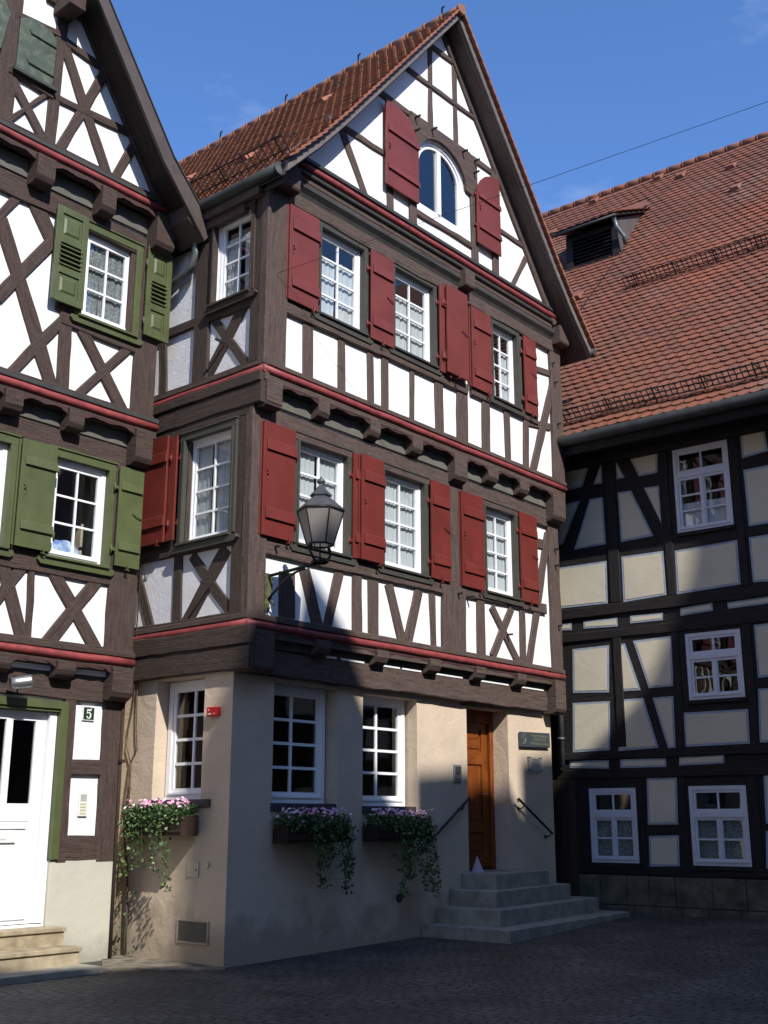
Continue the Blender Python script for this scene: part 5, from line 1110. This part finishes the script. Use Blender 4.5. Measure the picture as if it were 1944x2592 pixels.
# ================================================================== STEPS
def quad_step(mb, corners, z0, z1):
    v0 = [mb.bm.verts.new(HM.p(a, b, z0)) for a, b in corners]; v1 = [mb.bm.verts.new(HM.p(a, b, z1)) for a, b in corners]; n = len(corners)
    mb.face(v0[::-1]); mb.face(v1)
    for i in range(n): mb.face([v0[i], v0[(i+1) % n], v1[(i+1) % n], v1[i]])
st = thing('stone_steps', HM.mat(5.2, .5, .1), 'flight of four grey stone steps with open sides leading to the brown wooden door', 'steps')
sp = [((3.52, 1.46), (7.30, 1.10), -.1, .24, 8.0), ((3.85, 1.08), (7.0, .74), .15, .448, 7.6), ((4.16, .80), (6.52, .54), .36, .662, 7.0), ((4.45, .61), (6.15, .40), .58, .868, 6.9)]
for (l, r_, z0, z1, _) in sp:
    mid = ((l[0]+r_[0])/2-.3, (l[1]+r_[1])/2+.03)
    mb = MB(HM); quad_step(mb, [(l[0], .004), l, (mid[0]-.003, mid[1]), (mid[0]-.003, .004)], z0, z1); quad_step(mb, [(mid[0]+.003, .004), (mid[0]+.003, mid[1]), r_, (r_[0]+.12, .004 if r_[0] < 6.9 else -.5)], z0, z1)
    mb.build('step', M_STONE, st, bevel=.010)
st2 = thing('stone_steps', LM.mat(-1.5, .4, 0), 'two tan sandstone steps on a dark slab below the white front door', 'steps')
for a1, b1, z0, z1, m_ in ((-.86, .32, .20, .44, M_SAND), (-.85, .62, .03, .25, M_SAND)):
    mb = MB(LM); mb.box(-2.7, a1, .055, b1, z0, z1-.05); mb.build('riser', m_, st2, bevel=.006); mb = MB(LM); mb.box(-2.7, a1+.015, .055, b1+.025, z1-.048, z1); mb.build('tread', m_, st2, bevel=.008)
mb = MB(LM); mb.box(-2.9, -.78, .055, .98, -.05, .065); mb.build('base_slab', M_STONE, st2, bevel=.01)
# kerb strip in the corner between the houses
mb = MB(HM); v = [HM.p(a, b, 0) for a, b in ((-.45, -1.62), (.0, -1.9), (.0, .05), (-.12, .16), (-.62, -.3), (-.9, -1.0))]
f0 = [mb.bm.verts.new(q+Vector((0, 0, -.05))) for q in v]; f1 = [mb.bm.verts.new(q+Vector((0, 0, .018))) for q in v]; mb.face(f0[::-1]); mb.face(f1)
for i in range(6): mb.face([f0[i], f0[(i+1) % 6], f1[(i+1) % 6], f1[i]])
ko = mb.build('pavement_edge', mat('worn_kerb_stone', (.21, .175, .13), .9, .3, 5, .008, 30, stain=(.09, .075, .055, .8), stain_s=4)); tag(ko, 'tan stone strip in the corner between the two houses', 'pavement', kind='structure')

# ================================================================== HANDRAILS
def handrail(a0, z0, a1, z1, label):
    t = thing('handrail', HM.mat(a0, 0, z0), label, 'handrail', 'iron handrails of the entrance')
    mb = MB(HM); s = 1 if a1 > a0 else -1
    mb.tube([(a0-s*.05, .10, z0-.035), (a0-s*.06, .10, z0-.005), (a0-s*.03, .10, z0+.01), (a0, .10, z0-.01), (a1, .10, z1)], .019, 8); mb.build('rail', M_IRON, t)
    for f in (.10, .93):
        mb = MB(HM); a, z = a0+(a1-a0)*f, z0+(z1-z0)*f; mb.tube([(a, .10, z), (a, .10, z-.055), (a, .07, z-.08), (a, .0, z-.08)], .010, 6); mb.tube([(a, .0, z-.08), (a, .012, z-.08)], .028, 8); mb.build('bracket', M_IRON, t)
handrail(4.52, 1.89, 3.50, 1.23, 'iron handrail sloping down the wall to the left of the entrance steps')
handrail(5.87, 1.90, 6.76, 1.39, 'iron handrail on the narrow pier to the right of the door')

# ================================================================== SIGNS AND FITTINGS
M_GOLD = mat('gold_lettering', (.19, .155, .085), .45, .1)
M_SLATE = mat('slate_blue_plate', (.045, .060, .072), .45, .1, 6)
t = thing('plaque', HM.mat(6.43, 0, 2.83), 'dark slate wall sign with gold lettering and a small crest, right of the door', 'sign')
mb = MB(HM); mb.hexa([(a, b, z+d) for a, d in ((6.01, -.008), (6.86, .012)) for b in (.02, .055) for z in (2.715, 2.945)]); mb.build('plate', M_SLATE, t, bevel=.002)
def worn_line(a0, a1, z, h):                          # gold lettering too worn and small to read
    a = a0; q = MB(HM)
    while a < a1:
        w_ = R.uniform(.012, .026); k = R.random(); q.box(a, a+.005, .055, .0575, z-h/2, z+h/2)
        if k < .6: q.box(a+.005, a+w_, .055, .0575, z-h/2+(h-.006)*R.choice((0, .5, 1)), z-h/2+(h-.006)*R.choice((0, .5, 1))+.006)
        if k > .35: q.box(a+w_-.004, a+w_, .055, .0574, z-h/2, z+h/2*R.choice((0, 1)))
        a += w_+R.uniform(.008, .014)
    q.build('lettering', M_GOLD, t)
worn_line(6.31, 6.80, 2.892, .036); worn_line(6.38, 6.74, 2.838, .032); worn_line(6.30, 6.81, 2.772, .034)
mb = MB(HM)
pts = [(6.115+.042*cos(x), 2.845+.042*sin(x)) for x in [k*pi/8 for k in range(17)]]
mb.tube([(a, .058, z) for a, z in pts], .007, 5); mb.tube([(6.155, .058, 2.845), (6.15, .058, 2.80), (6.115, .058, 2.755)], .007, 5); mb.tube([(6.10, .058, 2.80), (6.08, .058, 2.75)], .006, 5)
mb.tube([(6.07, .058, 2.90), (6.10, .058, 2.925), (6.13, .058, 2.905), (6.16, .058, 2.925)], .005, 5); mb.build('crest', M_GOLD, t)
t = thing('plaque', HM.mat(6.43, 0, 2.45), 'small clear glass notice on four metal pins below the slate sign', 'sign')
mb = MB(HM); mb.box(6.25, 6.605, .035, .041, 2.34, 2.565)
m_ = bpy.data.materials.new('acrylic_sheet'); m_.use_nodes = True; bb = m_.node_tree.nodes['Principled BSDF']; bb.inputs['Base Color'].default_value = (.45, .47, .46, 1); bb.inputs['Roughness'].default_value = .15; bb.inputs['Alpha'].default_value = .45
mb.build('plate', m_, t)
for a, z in ((6.265, 2.55), (6.59, 2.55), (6.265, 2.355), (6.59, 2.355)):
    mb = MB(HM); mb.tube([(a, .0, z), (a, .055, z)], .011, 8); mb.build('pin', M_IRON, t)
M_INK = mat('grey_print', (.12, .12, .13), .6, .1)
for a0_, a1_, z_ in ((6.33, 6.53, 2.525), (6.37, 6.50, 2.495), (6.33, 6.54, 2.46), (6.36, 6.51, 2.43)):
    mb = MB(HM); a = a0_
    while a < a1_: w_ = R.uniform(.01, .03); mb.box(a, a+w_, .041, .0425, z_-.006, z_+.006); a += w_+.008
    mb.build('lettering', M_INK, t)
t = thing('intercom', HM.mat(4.4, 0, 2.12), 'grey intercom with push buttons beside the brown door', 'intercom')
mb = MB(HM); mb.box(4.31, 4.49, .0, .022, 2.125, 2.375); mb.build('housing', mat('grey_metal_plate', (.30, .29, .28), .5, .1, metal=.3), t, bevel=.006)
mb = MB(HM); mb.box(4.34, 4.46, .022, .030, 2.24, 2.345); mb.build('speaker_grille', M_ZINC, t); mb = MB(HM)
for a in (4.375, 4.425): mb.tube([(a, .022, 2.175), (a, .034, 2.175)], .014, 10)
mb.build('push_button', M_SILVER, t)
t = thing('alarm_box', SW.mat(-.29, 0, 2.79), 'small red fire alarm box high on the beige side wall', 'alarm box')
mb = MB(SW); mb.box(-.375, -.20, .0, .075, 2.79, 2.90); mb.build('housing', mat('signal_red', (.50, .015, .012), .4, .05), t, bevel=.008)
mb = MB(SW); mb.tube([(-.335, .075, 2.865), (-.335, .08, 2.865)], .008, 8); mb.tube([(-.235, .075, 2.82), (-.235, .08, 2.82)], .008, 8); mb.box(-.345, -.29, .075, .078, 2.812, 2.826); mb.build('white_mark', M_PLASTW, t)
t = thing('house_number_sign', LM.mat(-.52, 0, 2.76), 'green enamel house number plate with a white 5', 'house number')
mb = MB(LM); mb.box(-.605, -.43, .0, .022, 2.765, 2.937); mb.build('rim', mat('enamel_white', (.7, .7, .7), .25, .02), t, bevel=.003)
mb = MB(LM); mb.box(-.592, -.443, .022, .0255, 2.778, 2.924); mb.build('plate', mat('enamel_green', (.012, .045, .022), .25, .02), t)
mb = MB(LM)                                          # bold numeral 5 with serif flag
mb.prism([(-.547, 2.902), (-.497, 2.902), (-.488, 2.916), (-.482, 2.914), (-.490, 2.880), (-.540, 2.882)], .0255, .029)
mb.prism([(-.547, 2.902), (-.538, 2.886), (-.541, 2.850), (-.549, 2.846)], .0255, .0288)
o5 = [(-.549+.0, 2.846), (-.538, 2.862), (-.516, 2.870), (-.494, 2.860), (-.482, 2.838), (-.484, 2.812), (-.498, 2.793), (-.520, 2.786), (-.540, 2.793), (-.552, 2.810), (-.545, 2.822), (-.533, 2.817), (-.534, 2.804), (-.520, 2.797), (-.506, 2.812), (-.503, 2.835), (-.510, 2.853), (-.524, 2.856), (-.536, 2.849)]
mb.prism(o5, .0255, .0286); mb.build('numeral', M_PLASTW, t)
t = thing('intercom', LM.mat(-.51, 0, 1.64), 'white intercom panel with four name tags on the white plaster left house', 'intercom')
mb = MB(LM); mb.box(-.575, -.445, .0, .028, 1.64, 1.93); mb.build('housing', M_PLASTW, t, bevel=.006)
mb = MB(LM); mb.box(-.555, -.47, .028, .031, 1.815, 1.895); mb.build('speaker_grille', mat('pale_grey', (.45, .44, .43), .5), t)
for k in range(4):
    mb = MB(LM); mb.box(-.558, -.472, .028, .033, 1.775-k*.036, 1.795-k*.036); mb.build('name_tag', mat('cream_tag', (.62, .55, .38), .5), t)
t = thing('spotlight', LM.mat(-1.62, 0, 3.1), 'small silver cylinder spotlight above the white front door', 'lamp')
mb = MB(LM); mb.tube([(-1.60, .06, 3.20), (-1.60, .20, 3.17), (-1.60, .24, 3.12)], .012, 6); mb.build('arm', M_IRON, t)
mb = MB(LM); mb.tube([(-1.74, .22, 3.09), (-1.66, .25, 3.105), (-1.54, .30, 3.13), (-1.52, .31, 3.134)], .072, 14); mb.build('lamp_housing', M_SILVER, t)
t = thing('vent_grille', SW.mat(-.54, 0, .24), 'rectangular mesh vent set low in the beige side wall', 'vent')
mb = MB(SW); mb.box(-.81, -.265, -.0, .018, .225, .235+.01); mb.box(-.81, -.265, .0, .018, .468, .482); mb.box(-.81, -.795, .0, .018, .245, .468); mb.box(-.28, -.265, .0, .018, .245, .468); mb.build('frame', M_BEIGE, t)
mb = MB(SW); mb.box(-.795, -.28, .0, .006, .245, .468); mb.build('mesh_backing', mat('vent_backing', (.10, .09, .075), .8), t)
mb = MB(SW)
for k in range(22): mb.box(-.79+k*.0235, -.784+k*.0235, .006, .011, .245, .468)
for k in range(10): mb.box(-.795, -.28, .011, .014, .252+k*.0225, .257+k*.0225)
mb.build('mesh', mat('vent_mesh', (.20, .18, .15), .7), t)
t = thing('meter_hatch', SW.mat(-.58, 0, .95), 'small cream metal hatch with a keyhole in the beige side wall', 'hatch')
mb = MB(SW); mb.box(-.68, -.475, .0, .014, .955, 1.13); mb.build('cover', mat('cream_metal', (.50, .44, .33), .5), t, bevel=.003)
mb = MB(SW); mb.box(-.53, -.50, .014, .02, 1.03, 1.045); mb.build('keyhole', M_IRON, t)
t = thing('wall_cap', SW.mat(-.33, 0, 1.08), 'round cream cap beside the meter hatch', 'cap')
mb = MB(SW); mb.tube([(-.33, .0, 1.095), (-.33, .02, 1.095)], .035, 16); mb.build('disc', MATS['cream_metal'], t)
t = thing('wall_cap', HM.mat(3.08, 0, .62), 'dark sooty vent opening low in the shaded front wall', 'vent')
mb = MB(HM); mb.tube([(3.07, .0, .60), (3.07, .015, .60)], .06, 16); mb.tube([(3.07, .012, .60), (3.07, .03, .60)], .045, 12); mb.build('disc', mat('sooty_metal', (.05, .045, .035), .8), t)
# pink folded card on the top step
t = MB(HM); c_ = [(4.70, .10, .869), (4.86, .12, .869), (4.72, .10, 1.10), (4.74, -.02, .869), (4.88, .0, .869)]
v = [t.bm.verts.new(HM.p(*q)) for q in c_]
for f in ((0, 1, 2), (3, 2, 4), (0, 2, 3), (1, 4, 2), (0, 3, 4, 1)): t.face([v[i] for i in f])
o = t.build('folded_card', mat('pale_pink_card', (.68, .50, .66), .7, .03)); tag(o, 'pale pink pointed card standing on the top step by the door', 'card')
# blue and white cushion in the open green window
mb = MB(LM)
q0 = mb.bm; geo_ = bmesh.ops.create_uvsphere(q0, u_segments=20, v_segments=12, radius=1.0)
cc = LM.p(-1.03, -.02, 4.80)
for v_ in geo_['verts']:
    x, y, z = v_.co; rr_ = 1+.06*sin(6*x+2*y)+.05*sin(9*z)
    v_.co = cc+LM.u*(x*.24*rr_)+LM.n*(y*.07)+Vector((0, 0, z*.13*rr_))
for f in q0.faces: f.smooth = True
cm = mat('blue_white_fabric', (.70, .78, .88), .8, .1, 7, col2=(.03, .12, .45)); o = mb.build('cushion', cm); tag(o, 'blue and white cushion lying in the window with green shutters', 'cushion')
# white bird figure behind the right ground-floor window
mb = MB(); g_ = bmesh.ops.create_uvsphere(mb.bm, u_segments=16, v_segments=10, radius=1.0); cc = HM.p(2.50, -.34, 2.0)
for v_ in g_['verts']:
    x, y, z = v_.co; t_ = (z+1)/2; k = (.9-.45*t_)
    v_.co = cc+HM.u*(x*.055*k+.02*t_)+HM.n*(y*.05*k)+Vector((0, 0, z*.14))
for f in mb.bm.faces: f.smooth = True
g_ = bmesh.ops.create_uvsphere(mb.bm, u_segments=12, v_segments=8, radius=.032); bmesh.ops.translate(mb.bm, verts=g_['verts'], vec=cc+HM.u*.03+Vector((0, 0, .15)))
mb.tube([tuple(cc+HM.u*-.02+Vector((0, 0, -.10))), tuple(cc+HM.u*-.10+Vector((0, 0, -.2)))], .015, 6, r1=.004)
o = mb.build('bird_figurine', M_PLASTW, recalc=True); tag(o, 'white bird figurine standing behind the right ground-floor window', 'figurine')

# ================================================================== BARE VINE ON THE SIDE WALL
t = thing('climbing_vine', SW.mat(-1.72, .03, 0), 'thin bare vine stems climbing the side wall from the ground to the beams', 'vine')
mb = MB(SW); mb.tube([(-1.70, .05, .03), (-1.72, .05, .5), (-1.76, .045, 1.0), (-1.90, .04, 1.5), (-1.92, .03, 1.68), (-1.84, .03, 2.3)], .014, 6); mb.build('stem', M_TRUNK, t)
for pth in ([(-1.84, 2.3), (-1.87, 2.36), (-1.94, 2.5), (-1.93, 2.7), (-1.86, 3.0), (-1.80, 3.5)], [(-1.84, 2.3), (-1.76, 2.42), (-1.72, 2.46)], [(-1.72, 2.46), (-1.76, 2.7), (-1.78, 3.0), (-1.79, 3.5)], [(-1.84, 2.3), (-1.82, 2.0), (-1.83, 1.7)]):
    mb = MB(SW); mb.tube([(a, .03, z) for a, z in pth], .008, 5); mb.build('branch', M_TRUNK, t)
mb = MB()
for i in range(45):
    q = R.random(); leaf(mb, SW.p(-1.72-.15*q+R.gauss(0, .10), R.uniform(.03, .2), .05+R.random()**2*.9), R.uniform(.02, .05), 0)
mb.build('leaves', [M_LEAF, M_LEAF2], t, recalc=False)

# ================================================================== ALLEY WALL BETWEEN THE HOUSES
mb = MB(HM); mb.box(-.80, -.003, -2.35, -2.15, -.2, 9.3); o = mb.build('alley_wall', M_BEIGE); tag(o, 'narrow sunlit beige wall closing the gap between the two left houses', 'wall')

# ================================================================== OVERHEAD CABLE
A_ = HM.p(.12, .44, 8.42); B_ = Vector((4.68, 12.0, 10.04)); t = MB(); t.tube([A_+(B_-A_)*(k/9)-Vector((0, 0, .0)) for k in range(20)], .0035, 5)
o = t.build('overhead_cable', M_IRON); tag(o, 'thin cable crossing in front of the gable and up across the blue sky', 'cable')

# ================================================================== HOUSES ACROSS THE SQUARE (behind the viewpoint; they shade its lower part)
hs = Vector((sin(SUN_AZ), cos(SUN_AZ), 0)); pq = Vector((hs.y, -hs.x, 0)); O20 = Vector((0, 16, 0))+hs*20
class Fq(Fr):
    def __init__(s): s.u = pq; s.n = hs; s.o = O20; s.az = 0
FQ = Fq()
def far_house(poly, label, d0, d1, roofm=None):
    c = sum(p[0] for p in poly)/len(poly); M_ = Matrix.Translation(FQ.p(c, d0, 0))
    t = thing('town_house', M_, label, 'house'); mb = MB(FQ); mb.prism(poly, d0, d1); mb.build('wall', M_CREAM, t)
    lo, hi = min(p[0] for p in poly), max(p[0] for p in poly)
    k = lo+1.0
    while k < hi-1.2:
        for z in (1.2, 4.4, 7.6, 10.8):
            mb = MB(FQ); mb.box(k, k+.9, d0-.05, d0-.003, z, z+1.5); mb.build('window', M_WINB, t)
            mb = MB(FQ); mb.box(k+.08, k+.82, d0-.056, d0-.051, z+.08, z+1.42); mb.build('pane', M_DARK, t)
        k += 2.1
far_house([(3.10, -.5), (3.10, 16.4), (3.0, 18.7), (2.76, 19.3), (2.6, 19.75), (1.90, 19.95), (1.72, 20.75), (1.56, 20.72), (1.2, 20.45), (.92, 20.2), (.58, 19.73), (-.21, 18.76), (-.95, 17.9), (-.95, -.5)], 'narrow cream house with a steep gable across the square', 0, 5)
far_house([(-.96, -.5), (-.96, 18.65), (-.82, 18.9), (-.66, 19.05), (-.45, 19.17), (-.45, 19.24), (-1.58, 19.72), (-1.95, 19.85), (-2.2, 20.07), (-2.5, 19.98), (-2.66, 19.75), (-2.88, 19.53), (-3.09, 19.53), (-3.09, -.5)], 'low cream house with overhanging eaves across the square', .0, 4)
far_house([(-3.10, -.5), (-3.10, 19.5), (-3.27, 19.7), (-3.15, 19.86), (-3.0, 20.02), (-2.89, 20.2), (-2.89, 20.34), (-3.7, 20.72), (-4.56, 20.87), (-4.95, 20.9), (-5.3, 21.9), (-5.4, 22.7), (-16, 22.7), (-16, -.5)], 'large cream house with a tall roof across the square', 0, 6)
far_house([(3.11, -.5), (3.11, 16.2), (3.2, 16.25), (15, 16.1), (15, -.5)], 'long cream building with a level roofline across the square', 0, 6)

t = thing('town_house', Matrix.Translation((-14, -3, 0)), 'unseen ochre house added left of the square to bounce warm light', 'house')  # extra house out of view; its sunlit wall warms the shaded square
mb = MB(); v = [mb.bm.verts.new((x, y, z)) for x in (-19, -9.4) for y in (-12, 6.8) for z in (-.5, 11)]
for fc in ((0, 1, 3, 2), (4, 6, 7, 5), (0, 4, 5, 1), (2, 3, 7, 6), (0, 2, 6, 4)): mb.face([v[i] for i in fc])
mb.build('wall', mat('ochre_render', (.62, .46, .28), .9, .05, 1.2, .004, 26), t)
mb = MB(); p_ = [(-19.4, 10.7), (-14.2, 16), (-9.0, 10.7), (-9.0, 10.5), (-19.4, 10.5)]
f0 = [mb.bm.verts.new((x, -12.4, z)) for x, z in p_]; f1 = [mb.bm.verts.new((x, 7.2, z)) for x, z in p_]; mb.face(f0); mb.face(f1[::-1])
for i in range(5): mb.face([f0[i], f1[i], f1[(i+1) % 5], f0[(i+1) % 5]])
mb.build('roof', M_TILER, t)
